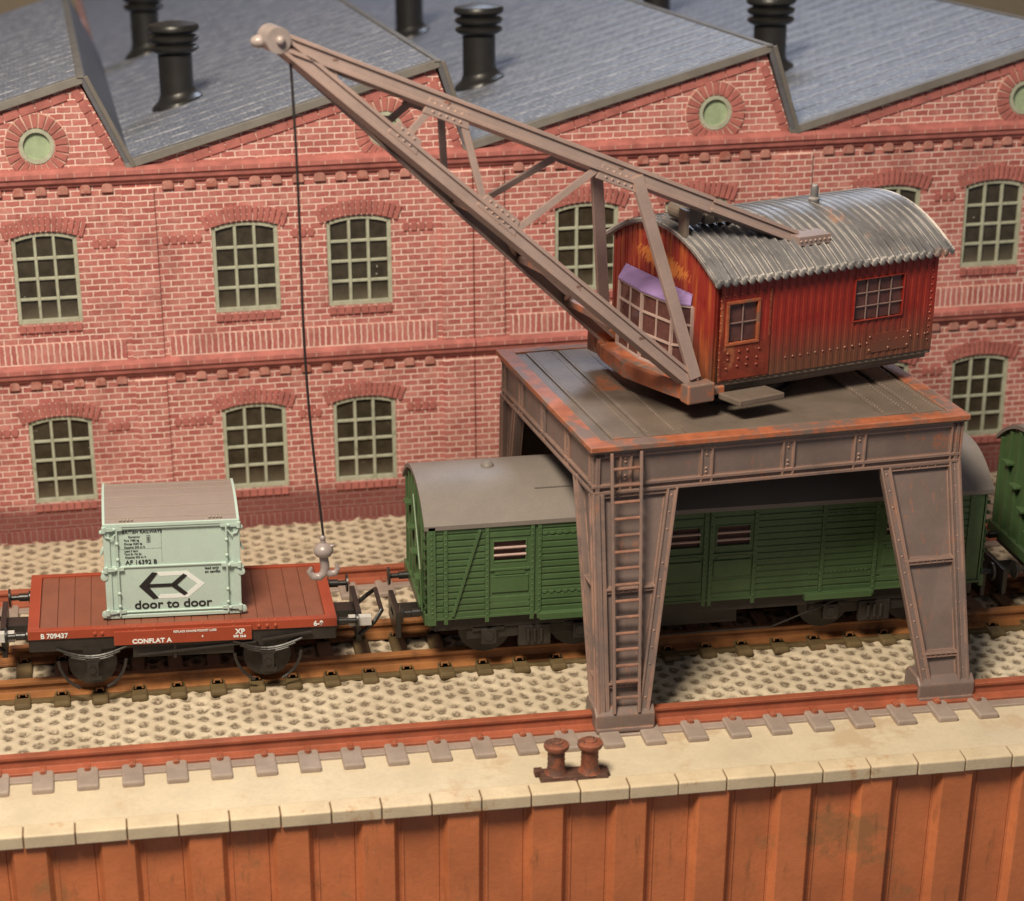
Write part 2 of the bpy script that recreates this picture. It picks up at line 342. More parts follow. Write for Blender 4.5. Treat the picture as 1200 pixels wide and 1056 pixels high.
def cab_mat():
    m, t, b = nt('cabin_red'); co = coords(t); gp = geopos(t); sp = N(t, 'ShaderNodeSeparateXYZ'); L(t, gp, sp.inputs[0])
    n = noise(t, gp, 1.6, 6, .7); st = noise(t, gp, 4, 4, .6, (1.6, 1.6, .16))
    c = mix(t, ramp(t, n, .3, .7), (.23, .018, .013), (.33, .026, .017))
    low = N(t, 'ShaderNodeMapRange'); low.inputs[1].default_value = 6.05; low.inputs[2].default_value = 5.35
    L(t, math_(t, 'ADD', sp.outputs[2], math_(t, 'MULTIPLY', math_(t, 'SUBTRACT', st, .5), .45)), low.inputs[0])
    c = mix(t, math_(t, 'MULTIPLY', low.outputs[0], .85), c, (.13, .065, .04))
    fr = N(t, 'ShaderNodeMapRange'); fr.inputs[1].default_value = -.75; fr.inputs[2].default_value = -1.25
    lx = N(t, 'ShaderNodeVectorMath', operation='DOT_PRODUCT'); L(t, gp, lx.inputs[0]); lx.inputs[1].default_value = (.9622, .2723, 0)
    L(t, math_(t, 'SUBTRACT', lx.outputs['Value'], 4.4*.9622+3.62*.2723), fr.inputs[0])
    rust = math_(t, 'MULTIPLY', ramp(t, st, .50, .62), fr.outputs[0]); c = mix(t, math_(t, 'MULTIPLY', rust, .85), c, (.50, .13, .03))
    tx = N(t, 'ShaderNodeVectorMath', operation='DOT_PRODUCT'); L(t, gp, tx.inputs[0]); tx.inputs[1].default_value = (-.2723, .9622, 0)
    tt_ = math_(t, 'SUBTRACT', tx.outputs['Value'], 3.62*.9622-4.4*.2723)
    d1 = math_(t, 'POWER', math_(t, 'DIVIDE', math_(t, 'SUBTRACT', tt_, .35), .95), 2)
    zc_ = math_(t, 'SUBTRACT', math_(t, 'SUBTRACT', sp.outputs[2], 6.86), math_(t, 'MULTIPLY', math_(t, 'SUBTRACT', tt_, .35), .06))
    d2 = math_(t, 'POWER', math_(t, 'DIVIDE', zc_, .19), 2)
    rot = N(t, 'ShaderNodeMapping'); rot.inputs['Rotation'].default_value = (.0, .0, .9); rot.inputs['Scale'].default_value = (1, 1, 1)
    cbn = N(t, 'ShaderNodeCombineXYZ'); L(t, tt_, cbn.inputs[0]); L(t, sp.outputs[2], cbn.inputs[1]); L(t, cbn.outputs[0], rot.inputs[0])
    sn = noise(t, rot.outputs[0], 5, 5, .7, (.7, 4.5, 1))
    spl = ramp(t, math_(t, 'ADD', math_(t, 'MULTIPLY', math_(t, 'ADD', d1, d2), .5), math_(t, 'MULTIPLY', math_(t, 'SUBTRACT', .5, sn), 2.4)), .30, .42, (1,1,1,1), (0,0,0,1))
    fm = N(t, 'ShaderNodeMath', operation='LESS_THAN'); L(t, math_(t, 'SUBTRACT', lx.outputs['Value'], 4.4*.9622+3.62*.2723), fm.inputs[0]); fm.inputs[1].default_value = -1.05
    c = mix(t, math_(t, 'MULTIPLY', math_(t, 'MULTIPLY', spl, fm.outputs[0]), .9), c, (.66, .22, .05))
    e = math_(t, 'MULTIPLY', edge_mask(t, .03, 7), ramp(t, n, .4, .6)); cl = N(t, 'ShaderNodeClamp'); L(t, e, cl.inputs[0])
    c = mix(t, math_(t, 'MULTIPLY', cl.outputs[0], .22), c, (.5, .2, .1))
    L(t, c, b.inputs['Base Color']); b.inputs['Roughness'].default_value = .36
    bump(t, b, st, .12, .02); return m
M['cab'] = cab_mat()
M['cab_door'] = paint('cabin_door_paint', (.20, .035, .02), .3, .45, spot=(.34,.11,.05), spot_amt=.52, scale=3)
M['cab_win_rust'] = paint('cabin_window_rust', (.36, .10, .045), .3, .45, spot=(.2,.11,.08), spot_amt=.55, scale=4)
M['cab_roof'] = paint('cabin_roof', (.125, .12, .125), .25, .34, spot=(.30,.17,.12), spot_amt=.60, scale=1.2, edge=(.75,.68,.62), edge_r=.05, grain=.2)
M['visor'] = paint('visor_violet', (.30, .20, .42), .15, .45, dust=(.5,.3,.3), scale=4)
M['orange'] = paint('orange_rust', (.62, .20, .045), .2, .55, scale=4)
M['pane_red'] = glass_mat('cabin_glass', (.075, .028, .024), .15)
M['bardrk'] = paint('bar_grey', (.30, .20, .18), .15, .35, scale=4)
M['back'] = paint('room_wall', (.42, .33, .22), .1, .8, scale=.1)

# ------------------------------------------------------------------ text
def text(body, name, mat, parent, origin, right, up, size, spacing=1.0, offset=0., thick=.004, sx=1.0):
    cu = bpy.data.curves.new(name, 'FONT'); cu.body = body; cu.size = size; cu.space_character = spacing; cu.offset = offset; cu.extrude = thick
    tmp = bpy.data.objects.new('t', cu); COL.objects.link(tmp)
    dg = bpy.context.evaluated_depsgraph_get(); me = bpy.data.meshes.new_from_object(tmp.evaluated_get(dg))
    bpy.data.objects.remove(tmp); bpy.data.curves.remove(cu)
    R = Vector(right).normalized(); U = Vector(up).normalized(); Nn = R.cross(U)
    m = Matrix((R*sx, U, Nn)).transposed().to_4x4(); m.translation = Vector(origin); me.transform(m)
    me.materials.clear(); me.materials.append(mat); me.name = name
    o = bpy.data.objects.new(name, me); COL.objects.link(o); o.parent = parent; return o

# ================================================================== GROUND
G = -.30
def ground():
    xs = np.arange(-13, 17.001, .05); ys = np.arange(-.25, 11.6, .05)
    X, Y = np.meshgrid(xs, ys, indexing='ij'); rng = np.random.RandomState(3)
    u = X/PX; iu = np.floor(u); fu = u-iu-.5; v = Y/PY + (np.mod(iu+1000, 2))*.5; iv = np.floor(v); fv = v-iv-.5
    d = np.sqrt((fu*PX/.11)**2+(fv*PY/.13)**2); dep = .6+.4*np.sin(iu*12.9+iv*7.7)
    Z = -.075*dep*np.clip((1.25-d)/.8, 0, 1) + .012*np.sin(X*9.1+Y*3.)*np.sin(Y*8.3) + rng.uniform(-.006, .006, X.shape)
    n, m = X.shape; co = np.stack([X, Y, Z+G], -1).reshape(-1, 3)
    idx = np.arange(n*m).reshape(n, m); q = np.stack([idx[:-1,:-1], idx[1:,:-1], idx[1:,1:], idx[:-1,1:]], -1).reshape(-1, 4)
    me = bpy.data.meshes.new('ground'); me.vertices.add(len(co)); me.vertices.foreach_set('co', co.ravel())
    me.loops.add(q.size); me.loops.foreach_set('vertex_index', q.ravel().astype(np.int32))
    me.polygons.add(len(q)); me.polygons.foreach_set('loop_start', np.arange(0, q.size, 4, dtype=np.int32))
    me.polygons.foreach_set('loop_total', np.full(len(q), 4, dtype=np.int32)); me.update(); me.validate()
    me.materials.append(M['cobble']); o = bpy.data.objects.new('cobbled_ground', me); COL.objects.link(o); struct(o)
ground()
struct(MB().box((-16, -1.94, -1.2), (20, -.2, G)).build('quay_pavement', M['quay']))
struct(MB().box((-16, -1.9, -5), (20, 60, -1.25)).build('ground_base', M['joint']))
struct(MB().box((-90, 70, -20), (110, 70.5, 70)).build('background', M['back']))

# ------------------------------------------------------------------ quay wall
qw = thing('quay_wall', (0, -2, -4), 'rust red sheet pile quay wall topped with cream coping stones along the bottom edge', 'quay wall')
PER = 1.41
for k in range(-7, 8):
    x = -.26 + PER*k
    mb = MB(); z0, z1 = -4.2, -.46; yo, yi = -2.215, -2.075
    pts = [(x-.04, yi), (x, yi), (x+.085, yo), (x+.60, yo), (x+.685, yi), (x+PER-.045, yi)]
    back = [(px, py+.05) for px, py in pts]
    poly = pts + back[::-1]
    mb.prism(poly, (0, 0, z0), (0, 0, z1), (1, 0, 0), (0, 1, 0))
    mb.box((x+.74, yi-.02, z0), (x+.775, yi+.002, z1))
    mb.build('sheet_pile', M['pile'], qw, bevel=.012)
CW = .825
for k in range(-18, 14):
    x0 = 3.92 + CW*k; j = random.uniform(-.008, .008)
    mb = MB()
    prof = [(-2.27+j, -.52), (-1.90, -.52), (-1.90, -.285), (-1.955, -.262), (-2.24+j, -.285), (-2.27+j, -.31)]
    mb.prism(prof, (x0+.012, 0, 0), (x0+CW-.012, 0, 0), (0, 1, 0), (0, 0, 1)); mb.build('coping_stone', M['coping'], qw, bevel=.014)
MB().box((-12, -2.22, -.50), (16, -1.95, -.305)).build('joint_filler', M['joint'], qw)

# ------------------------------------------------------------------ crane rails
def crane_rail(y, label, front=True):
    r = thing('crane_rail', (0, y, G), label, 'rail', 'rails of the gantry crane')
    pr = [(-.30,0),(.16,0),(.16,.05),(-.03,.09),(-.05,.22),(.0,.245),(.0,.30),(-.17,.30),(-.17,.245),(-.13,.22),(-.15,.09),(-.30,.055)]
    MB().prism([(y+a, G+b+.035) for a, b in pr], (-12, 0, 0), (17, 0, 0), (0,1,0), (0,0,1)).build('rail', M['crane_rail'], r, bevel=.01)
    MB().box((-12, y-.50, G-.02), (17, y+.1, G+.045)).build('tie_strip', M['sleeper_grey'], r, bevel=.01)
    for k in range(-5, 23):
        x = -8.15 + .742*k + .0; x += random.uniform(-.012, .012)
        if x > 12.5: break
        s = MB().box((x-.18, y-.90, G-.02), (x+.18, y+.35, G+.10)).build('sleeper', M['sleeper_grey'], r, bevel=.035)
        c = MB(); c.box((x-.055, y-.37, G+.09), (x+.055, y-.14, G+.145)); c.box((x-.035, y-.40, G+.10), (x+.035, y-.30, G+.17)); c.cyl((x, y-.34, G+.1), (x, y-.34, G+.19), .035, 8)
        cc = c.build('rail_clip', M['crane_rail'], s, bevel=.01)
        cc.parent = s
crane_rail(0, 'rust red crane rail on grey sleeper blocks nearest the quay edge')
crane_rail(7.05, 'rust red crane rail between the railway track and the brick factory')

# ------------------------------------------------------------------ railway track
tr = thing('railway_track', (0, 3.63, G), 'rusty railway track on olive brown sleepers under the wagons', 'track')
for yy in (2.88, 4.36):
    pr = [(-.24,0),(.24,0),(.24,.05),(.05,.09),(.04,.2),(.09,.225),(.09,.29),(-.09,.29),(-.09,.225),(-.04,.2),(-.05,.09),(-.24,.05)]
    MB().prism([(yy+a, G+b+.02) for a, b in pr], (-12, 0, 0), (17, 0, 0), (0,1,0), (0,0,1)).build('rail', M['rail_rust'], tr, bevel=.01)
for k in range(-4, 33):
    x = -8.56 + .70*k + random.uniform(-.02, .02)
    if x > 14: break
    s = MB().box((x-.15, 2.30, G-.04), (x+.15, 4.85, G+.10)).build('sleeper', M['sleeper_olive'], tr, bevel=.05)
    for yy, sg in ((2.88, -1), (4.36, -1)):
        c = MB(); c.box((x-.1, yy-.30, G+.05), (x+.1, yy-.17, G+.10)); c.tube([(x-.07, yy-.24, G+.08), (x-.05, yy-.22, G+.15), (x+.05, yy-.22, G+.15), (x+.07, yy-.24, G+.08)], .02, 6)
        c.build('rail_chair', M['rail_rust'], s)
c = MB(); 
c.box((-12, 2.52, G-.02), (17, 2.68, G+.045))
c.build('tie_strip', M['sleeper_olive'], tr, bevel=.01)

# ================================================================== FACTORY (facade-local frame)
FT, FY, FYAW = -.05622, 10.5935, .024566
fac = thing('factory_building', (0, FY, 0), 'long red brick factory with sawtooth grey slate roofs and green grid windows', 'factory', rot=(FT, 0, FYAW))
def fb(mb, name, mat, parent=None, **k): return mb.build(name, mat, parent or fac, world=False, **k)
VAL = [-12.8, -5.93, .94, 7.88, 14.75]; RID = [-6.78, .34, 7.26, 14.1]; ZV, ZR = 7.38, 9.09
XL, XR, ZB = -12.8, 14.75, -.42
RISE = .10
def arch(x0, x1, zt, n=8, rise=RISE):
    return [(x0+(x1-x0)*i/n, zt-rise+rise*(1-((i/n)*2-1)**2)) for i in range(n+1)]
WIN_LO = [(-8.37,-7.06),(-4.34,-2.98),(-1.98,-.63),(2.83,4.2),(5.2,6.55),(9.48,10.84),(11.84,13.17)]
WIN_UP = list(WIN_LO)
LO = (.52, 2.38); UP = (4.34, 6.20)
def band(mb, z0, z1, wins, wz, y=0):
    xs = XL
    for (a, b) in wins:
        A = arch(a, b, wz[1])
        mb.add([(xs,y,z0),(a,y,z0),(a,y,wz[0]),(a,y,A[0][1]),(a,y,z1),(xs,y,z1)], [(0,1,2,3,4,5)])
        mb.add([(a,y,z0),(b,y,z0),(b,y,wz[0]),(a,y,wz[0])], [(0,1,2,3)])
        vs = [(p[0], y, p[1]) for p in A] + [(b,y,z1),(a,y,z1)]
        mb.add(vs, [list(range(len(vs)))])
        rv = [(a,wz[0])] + A + [(b,wz[0])]
        for i in range(len(rv)):
            p, q = rv[i], rv[(i+1) % len(rv)]
            mb.add([(p[0],y,p[1]),(q[0],y,q[1]),(q[0],y+.22,q[1]),(p[0],y+.22,p[1])], [(0,1,2,3)])
        xs = b
    mb.add([(xs,y,z0),(XR,y,z0),(XR,y,z1),(xs,y,z1)], [(0,1,2,3)])
wall = MB(); band(wall, ZB, 3.4, WIN_LO, LO); band(wall, 3.4, ZV, WIN_UP, UP)
ROUND = [-7.69, -.70, 6.22, 13.0]; RZ = 7.90; RR = .34
for i in range(4):
    v0, v1, rg, cx = VAL[i], VAL[i+1], RID[i], ROUND[i]
    ztop = ZV+(cx-v0)/(rg-v0)*(ZR-ZV)
    Lh = [(cx+RR*math.cos(t), RZ+RR*math.sin(t)) for t in [math.pi*(1.5-k/12) for k in range(13)]]
    Rh = [(cx+RR*math.cos(t), RZ+RR*math.sin(t)) for t in [math.pi*(-.5+k/12) for k in range(13)]]
    pl = [(v0,ZV),(cx,ZV)] + Lh + [(cx,ztop)]
    prr = [(cx,ZV),(v1,ZV),(rg,ZR),(cx,ztop)] + Rh[::-1]
    wall.add([(a,0,b) for a,b in pl], [list(range(len(pl)))]); wall.add([(a,0,b) for a,b in prr], [list(range(len(prr)))])
    circ = Lh[:-1]+Rh[::-1][:-1]
    for j in range(len(circ)):
        p, q = circ[j], circ[(j+1) % len(circ)]
        wall.add([(p[0],0,p[1]),(q[0],0,q[1]),(q[0],.2,q[1]),(p[0],.2,p[1])], [(0,1,2,3)])
wall.box((-5.9, 40.0, ZB), (XR, 40.2, ZV)); wall.box((XL-.2, .0, ZB), (XL, 20.2, ZV)); wall.box((XR, .0, ZB), (XR+.2, 40.2, ZV)); wall.box((XL, 20.0, ZB), (-5.9, 20.2, ZV)); wall.box((-6.1, 20.2, ZB), (-5.9, 40.0, ZV))
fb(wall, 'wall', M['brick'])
fb(MB().box((XL, .30, ZB), (XR, .34, ZV-.1)), 'inner_wall', M['joint'])
# pilasters (real projections), split by joints
PIL = [(-6.1,-5.45),(.41,1.075),(1.105,1.74),(7.64,8.36)]
for a, b in PIL:
    fb(MB().box((a, -.075, ZB), (b, .01, 3.05)), 'pilaster', M['brick'], bevel=.01); fb(MB().box((a, -.075, 3.5), (b, .01, 6.98)), 'pilaster', M['brick'], bevel=.01)
BAYS = [(XL,-6.1),(-5.45,.41),(1.74,7.64),(8.39,XR)]
# plinth soldiers, soldier band above the string course
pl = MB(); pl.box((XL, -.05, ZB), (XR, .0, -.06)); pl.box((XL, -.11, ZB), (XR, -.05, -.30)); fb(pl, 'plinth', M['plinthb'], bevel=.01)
sb = MB()
for a, b in BAYS:
    sb.box((a+.12, -.045, 3.50), (b-.12, .0, 3.93))
fb(sb, 'soldier_band', M['soldier'], bevel=.008)
for z, nm in ((3.26, 'string_course'), (7.20, 'cornice')):
    prof = [(0,-.12),(-.05,-.12),(-.07,-.06),(-.13,-.03),(-.15,.06),(-.19,.08),(-.19,.17),(-.13,.21),(-.1,.235),(0,.26)]
    mb = MB()
    for a, b in ((XL,1.085),(1.10,8.375),(8.385,XR)):
        mb.prism([(p,z+q) for p,q in prof], (a,0,0), (b,0,0), (0,1,0), (0,0,1))
    m_ = fb(mb, nm, M['moulding'], bevel=.006)
    # brick joints nicked across the moulding, and the row of rounded corbels under it
    j = MB(); x = XL+.1
    while x < XR: j.box((x, -.197, z+.085), (x+.014, -.12, z+.165)); x += .335
    fb(j, 'mortar_joint', M['mortar'], m_)
    for a, b in BAYS:
        n = int((b-a-.1)/.44); x0 = a+.22+((b-a)-n*.44)/2-.0
        for k in range(n):
            cx = x0+.44*k; r = .115*random.uniform(.92, 1.06)
            pts = [(-r,-.17)]+[(-r*math.cos(t), .0+r*.9*math.sin(t)-.08) for t in [math.pi*i/8 for i in range(9)]]+[(r,-.17)]
            fb(MB().prism([(cx+p, z-.10+q) for p, q in pts], (0,-.07,0), (0,0,0), (1,0,0), (0,0,1)), 'corbel', M['corbel'], m_, bevel=.02)
# sawtooth verge brick course under the roof edge
for i in range(4):
    vb = MB()
    a, b = Vector((VAL[i]+.35, 0, ZV+.02)), Vector((RID[i], 0, ZR-.06)); d = (b-a); n = int(d.length/.33); d.normalize(); u = Vector((-d.z,0,d.x))
    for k in range(n):
        p = a+d*(k*.33+.012); q = a+d*((k+1)*.33-.012); 
        vb.prism([(0,-.20),(0,-.035),(-.035,-.035),(-.035,-.20)], p, q, (0,1,0), u)
    fb(vb, 'verge_bricks', M['voussoir'], bevel=.008); vb = MB()
    a, b = Vector((VAL[i+1], 0, ZV+.02)), Vector((RID[i], 0, ZR-.06)); d = b-a; n = int(d.length/.26); d.normalize(); u = Vector((d.z,0,-d.x))
    for k in range(n):
        p = a+d*(k*.26+.012); q = a+d*((k+1)*.26-.012); vb.prism([(0,-.19),(0,-.035),(-.03,-.035),(-.03,-.19)], p, q, (0,1,0), u)
    fb(vb, 'verge_bricks', M['voussoir'], bevel=.008)
# dentil strings beside the window heads
dn = MB()
def inwin(x, wins): return any(a-.22 < x < b+.22 for a, b in wins)
for wz, wins in ((LO, WIN_LO), (UP, WIN_UP)):
    for a, b in BAYS:
        x = a+.18
        while x < b-.12:
            if not inwin(x, wins):
                dn.prism([(x-.055+.0, wz[1]-.38),(x+.055, wz[1]-.38),(x+.075, wz[1]-.28),(x+.055, wz[1]-.2),(x-.055, wz[1]-.2),(x-.075, wz[1]-.28)], (0,-.032,0), (0,0,0), (1,0,0), (0,0,1))
            elif dn.v: fb(dn, 'dentils', M['voussoir'], bevel=.02); dn = MB()
            x += .165
        if dn.v: fb(dn, 'dentils', M['voussoir'], bevel=.02); dn = MB()

def make_window():
    # local: x 0..1.35, z 0..1.86 (arch crown)
    W, H = 1.36, 1.86; f = MB(); y0, y1 = .03, .13; t = .085
    f.box((0,y0,0), (t,y1,H-RISE+.02)); f.box((W-t,y0,0), (W,y1,H-RISE+.02)); f.box((t,y0,0), (W-t,y1,t*1.1))
    A = arch(0, W, H, 10); A2 = arch(t*.6, W-t*.6, H-t, 10)
    for i in range(10):
        f.hexa([(A2[i][0],y0,A2[i][1]),(A2[i+1][0],y0,A2[i+1][1]),(A2[i+1][0],y1,A2[i+1][1]),(A2[i][0],y1,A2[i][1]),
                (A[i][0],y0,A[i][1]),(A[i+1][0],y0,A[i+1][1]),(A[i+1][0],y1,A[i+1][1]),(A[i][0],y1,A[i][1])])
    for k in (1, 2): x = t+(W-2*t)*k/3; f.prism([(-.04,.05),(.04,.05),(.026,-.005),(-.026,-.005)], (x,y0+.01,.05), (x,y0+.01,H-.10), (1,0,0), (0,1,0))
    for k in (1, 2, 3): z = t+(H-.12-t)*k/4; f.prism([(-.036,.055),(.036,.055),(.024,.008),(-.024,.008)], (t,y0+.01,z), (W-t,y0+.01,z), (0,0,1), (0,1,0))
    me_f = f
    g = MB(); pts = [(0.02,0.02)]+[(a,b-.02) for a,b in arch(.02, W-.02, H, 10)]+[(W-.02,.02)]
    g.prism(pts, (0,.10,0), (0,.12,0), (1,0,0), (0,0,1))
    fo = f.build('window', M['frame'], fac, world=False, bevel=.008); go = g.build('pane', M['glass'], fo, world=False)
    # real arch bricks over the opening
    v = MB(); n = 15; Rr = ((W/2+.1)**2+.15**2)/(2*.15); cz = H+.02-Rr; tw = math.asin((W/2+.13)/Rr)
    for k in range(n):
        t0 = -tw+2*tw*k/n+.006; t1 = -tw+2*tw*(k+1)/n-.006; r0, r1 = Rr+.0, Rr+.30+random.uniform(-.015,.02); h = random.uniform(.03,.055)
        P = lambda r, t_: (W/2+r*math.sin(t_), cz+r*math.cos(t_))
        a, b, c_, d = P(r0,t0), P(r0,t1), P(r1,t1), P(r1,t0)
        v.prism([a,b,c_,d], (0,-h,0), (0,0,0), (1,0,0), (0,0,1))
    vo = v.build('arch_bricks', M['voussoir'], fo, world=False, bevel=.012)
    s = MB(); x = 0.0
    while x < W-.05: s.box((x+.008,-.05,-.17), (x+.155,.02,-.015)); x += .168
    so = s.build('sill', M['voussoir'], fo, world=False, bevel=.01)
    return fo
proto = None
def copy_tree(o, parent):
    c = o.copy(); COL.objects.link(c); c.parent = parent
    for ch in [h for h in bpy.data.objects if h.parent == o]: 
        if ch is not c: copy_tree(ch, c)
    return c
for wz, wins in ((LO, WIN_LO), (UP, WIN_UP)):
    for a, b in wins:
        if proto is None: proto = make_window(); o = proto
        else: o = copy_tree(proto, fac)
        o.location = (a, 0, wz[0]); o.scale = ((b-a)/1.36, 1, (wz[1]-wz[0])/1.86)
# round windows
for cx in ROUND:
    f = MB(); n = 28; ring = []
    for k in range(n):
        t0, t1 = 2*math.pi*k/n, 2*math.pi*(k+1)/n; P = lambda r,t_: (cx+r*math.cos(t_), RZ+r*math.sin(t_))
        a,b,c_,d = P(.27,t0),P(.27,t1),P(.345,t1),P(.345,t0)
        f.prism([a,b,c_,d], (0,-.035,0), (0,.1,0), (1,0,0), (0,0,1))
    fo = fb(f, 'round_window', M['frame'])
    fb(MB().cyl((cx,.05,RZ), (cx,.09,RZ), .30, 28), 'pane', M['roundglass'], fo)
    v = MB(); n = 22
    for k in range(n):
        g_ = .035; t0, t1 = 2*math.pi*k/n, 2*math.pi*(k+1)/n; P = lambda r,t_: (cx+r*math.cos(t_), RZ+r*math.sin(t_))
        v.prism([P(.365,t0+g_*.8),P(.365,t1-g_*.8),P(.63,t1-g_),P(.63,t0+g_)], (0,-.045,0), (0,0,0), (1,0,0), (0,0,1))
    fb(v, 'ring_bricks', M['voussoir'], fo, bevel=.008)
    fb(MB().cyl((cx,-.018,RZ), (cx,.0,RZ), .645, 32).cyl((cx,-.02,RZ), (cx,.03,RZ), .35, 28) if False else MB().prism(
        [(cx+.645*math.cos(2*math.pi*k/32), RZ+.645*math.sin(2*math.pi*k/32)) for k in range(33)]+[(cx+.35*math.cos(2*math.pi*k/32), RZ+.35*math.sin(2*math.pi*k/32)) for k in range(32,-1,-1)],
        (0,-.012,0), (0,0.0,0), (1,0,0), (0,0,1)), 'mortar_ring', M['mortar'], fo)
# roofs
YB = 19.6; OH = -.13
roofs = []
for i in range(4):
    a, r, v1 = VAL[i], RID[i], VAL[i+1]
    d = Vector((r-a,0,ZR-ZV)).normalized(); u = Vector((-d.z,0,d.x)); th = .10
    YB = 19.6 if i == 0 else 40.; p0, p1 = Vector((a+.02,OH+.12,ZV))+u*.02, Vector((r+.06,OH+.12,ZR+.015))
    mb = MB(); mb.add([p0, p1, p1+Vector((0,YB,0)), p0+Vector((0,YB,0)), p0+u*th, p1+u*th, p1+u*th+Vector((0,YB,0)), p0+u*th+Vector((0,YB,0))],
        [(3,2,1,0),(4,5,6,7),(0,1,5,4),(1,2,6,5),(2,3,7,6),(3,0,4,7)])
    ro = fb(mb, 'roof', M['slate']); roofs.append(ro)
    sm = MB(); yy = OH+.55; dd = (p1-p0).normalized()
    while yy < min(YB, 24):
        a_ = Vector((p0.x, yy, p0.z))+u*(th+.002); b_ = Vector((p1.x, yy, p1.z))+u*(th+.002); sm.prism([(0,0),(.035,0),(.028,.009),(.007,.009)], a_, b_, (0,1,0), u); yy += random.uniform(.80,.92)
    fb(sm, 'roof_seams', M['seam'], ro)
    # trim along the front edge
    tm = MB(); tm.prism([(OH,-.03),(OH+.22,-.03),(OH+.26,th+.02),(OH+.03,th+.03)], p0-Vector((.06,p0.y,0)), p1-Vector((-.03,p1.y,0)), (0,1,0), u)
    fb(tm, 'roof_trim', M['fascia'], ro, bevel=.012)
    # steep side down to the next valley
    q0, q1 = Vector((r+.02,OH+.02,ZR+.06)), Vector((v1+.0,OH+.02,ZV-.02)); e = (q1-q0).normalized(); w_ = Vector((-e.z,0,e.x))*-1
    if w_.x < 0: w_ = -w_
    th2 = .13
    mb = MB(); mb.add([q0, q1, q1+Vector((0,YB,0)), q0+Vector((0,YB,0)), q0+w_*th2, q1+w_*th2, q1+w_*th2+Vector((0,YB,0)), q0+w_*th2+Vector((0,YB,0))],
        [(3,2,1,0),(4,5,6,7),(0,1,5,4),(1,2,6,5),(2,3,7,6),(3,0,4,7)])
    so = fb(mb, 'steep_roof', M['gutter'], bevel=.02)
    mb = MB(); mb.bar(q0+w_*(th2+.01)+Vector((0,-.01,0)), q1+w_*(th2+.01)+Vector((0,-.01,0)), .09, .05, (0,1,0)); 
    mb.bar(Vector((r+.05,OH,ZR+.11)), Vector((r+.05,YB,ZR+.11)), .14, .05)
    fb(mb, 'flashing', M['fascia'], so, bevel=.01)
# chimneys: black roof ventilators
def ventilator(x, y, bay):
    a, r = VAL[bay], RID[bay]; z = ZV+(x-a)/(r-a)*(ZR-ZV)+.1; sl = (ZR-ZV)/(r-a)
    mb = MB(); mb.T = Matrix.Translation(Vector((x,y,z))) @ Matrix.Diagonal((.95,.95,.84,1)) @ Matrix.Translation(Vector((-x,-y,-z)))
    mb.lathe((x,y,z-.35), [(.40,0),(.40,1.62),(.38,1.64),(.50,1.70),(.565,1.76),(.575,1.82),(.53,1.86),(.44,1.88),(.44,1.93),(.53,1.95),(.58,2.02),(.58,2.07),(.53,2.11),(.45,2.13),(.45,2.17),(.55,2.20),(.60,2.25),(.605,2.33),(.57,2.39),(.40,2.43),(.2,2.47),(.02,2.475)], 28)
    # flared foot following the slope
    ring = []
    for (rr, h) in ((.41,.34),(.45,.22),(.53,.14),(.60,.09),(.62,.0)):
        ring.append([(x+rr*math.cos(t), y+rr*math.sin(t)*.95, z+h+rr*math.cos(t)*sl) for t in [2*math.pi*k/28 for k in range(28)]])
    vs = [p for rg in ring for p in rg]; fs = []
    for j in range(4):
        for k in range(28): fs.append((j*28+k, j*28+(k+1)%28, (j+1)*28+(k+1)%28, (j+1)*28+k))
    mb.add(vs, fs)
    o = fb(mb, 'ventilator', M['black'], roofs[bay], smooth=True)
for x, y, bay in ((-4.53,5.6,1),(-4.67,16.4,1),(2.5,6.3,2),(2.62,16.8,2),(9.33,5.9,3),(9.6,16.6,3)): ventilator(x, y, bay)

# ================================================================== GANTRY CRANE
OC = Vector((4.4, 3.62, 0)); crane = thing('gantry_crane', (4.4, 3.62, G), 'weathered grey gantry crane with red cabin and lattice jib over the green van', 'crane')
def cb_(mb, name, mat, parent=None, **k): return mb.build(name, mat, parent or crane, **k)
ga, gt = .10025, -.0106
def gw(x, y, z):   # gantry-local -> world
    d = Vector((x-4, y, z)); return Vector((4+d.x*math.cos(ga)-d.y*math.sin(ga), d.x*math.sin(ga)+d.y*math.cos(ga), z+gt*(x-4)))
GT = Matrix(((math.cos(ga), -math.sin(ga), 0, 4-4*math.cos(ga)), (math.sin(ga), math.cos(ga), 0, -4*math.sin(ga)), (gt, 0, 1, -4*gt), (0,0,0,1)))
X0, X1, Y0, Y1, ZD = 1.40, 8.13, .77, 6.34, 4.60
dk = MB(); dk.T = GT
dk.box((X0-.05,Y0-.05,ZD-.10), (X1+.05,Y1+.05,ZD))
cb_(dk, 'deck', M['deck'], bevel=.015)
tp = MB(); tp.T = GT
# raised plates with rivet rows running front to back
for a, b in ((X0+.42,X0+.95),(X0+1.05,X0+1.62),(X1-1.35,X1-.85),(X1-.72,X1-.28)):
    tp.box((a,Y0+.30,ZD+.001), (b,Y1-.25,ZD+.03))
    n = 46
    tp.rivets((a+.05,Y0+.45,ZD+.03), (a+.05,Y1-.3,ZD+.03), n, (0,0,1), .016); tp.rivets((b-.05,Y0+.45,ZD+.03), (b-.05,Y1-.3,ZD+.03), n, (0,0,1), .016)
tp.box((X0+1.75,Y0+.28,ZD+.001), (X1-1.45,Y0+.72,ZD+.022))
cb_(tp, 'deck_plates', M['deck'], bevel=.008)
rm = MB(); rm.T = GT
rm.box((X0-.08,Y0-.08,ZD-.06), (X1+.08,Y0+.24,ZD+.035)); rm.box((X0-.08,Y0+.24,ZD-.06), (X0+.22,Y1+.08,ZD+.035))
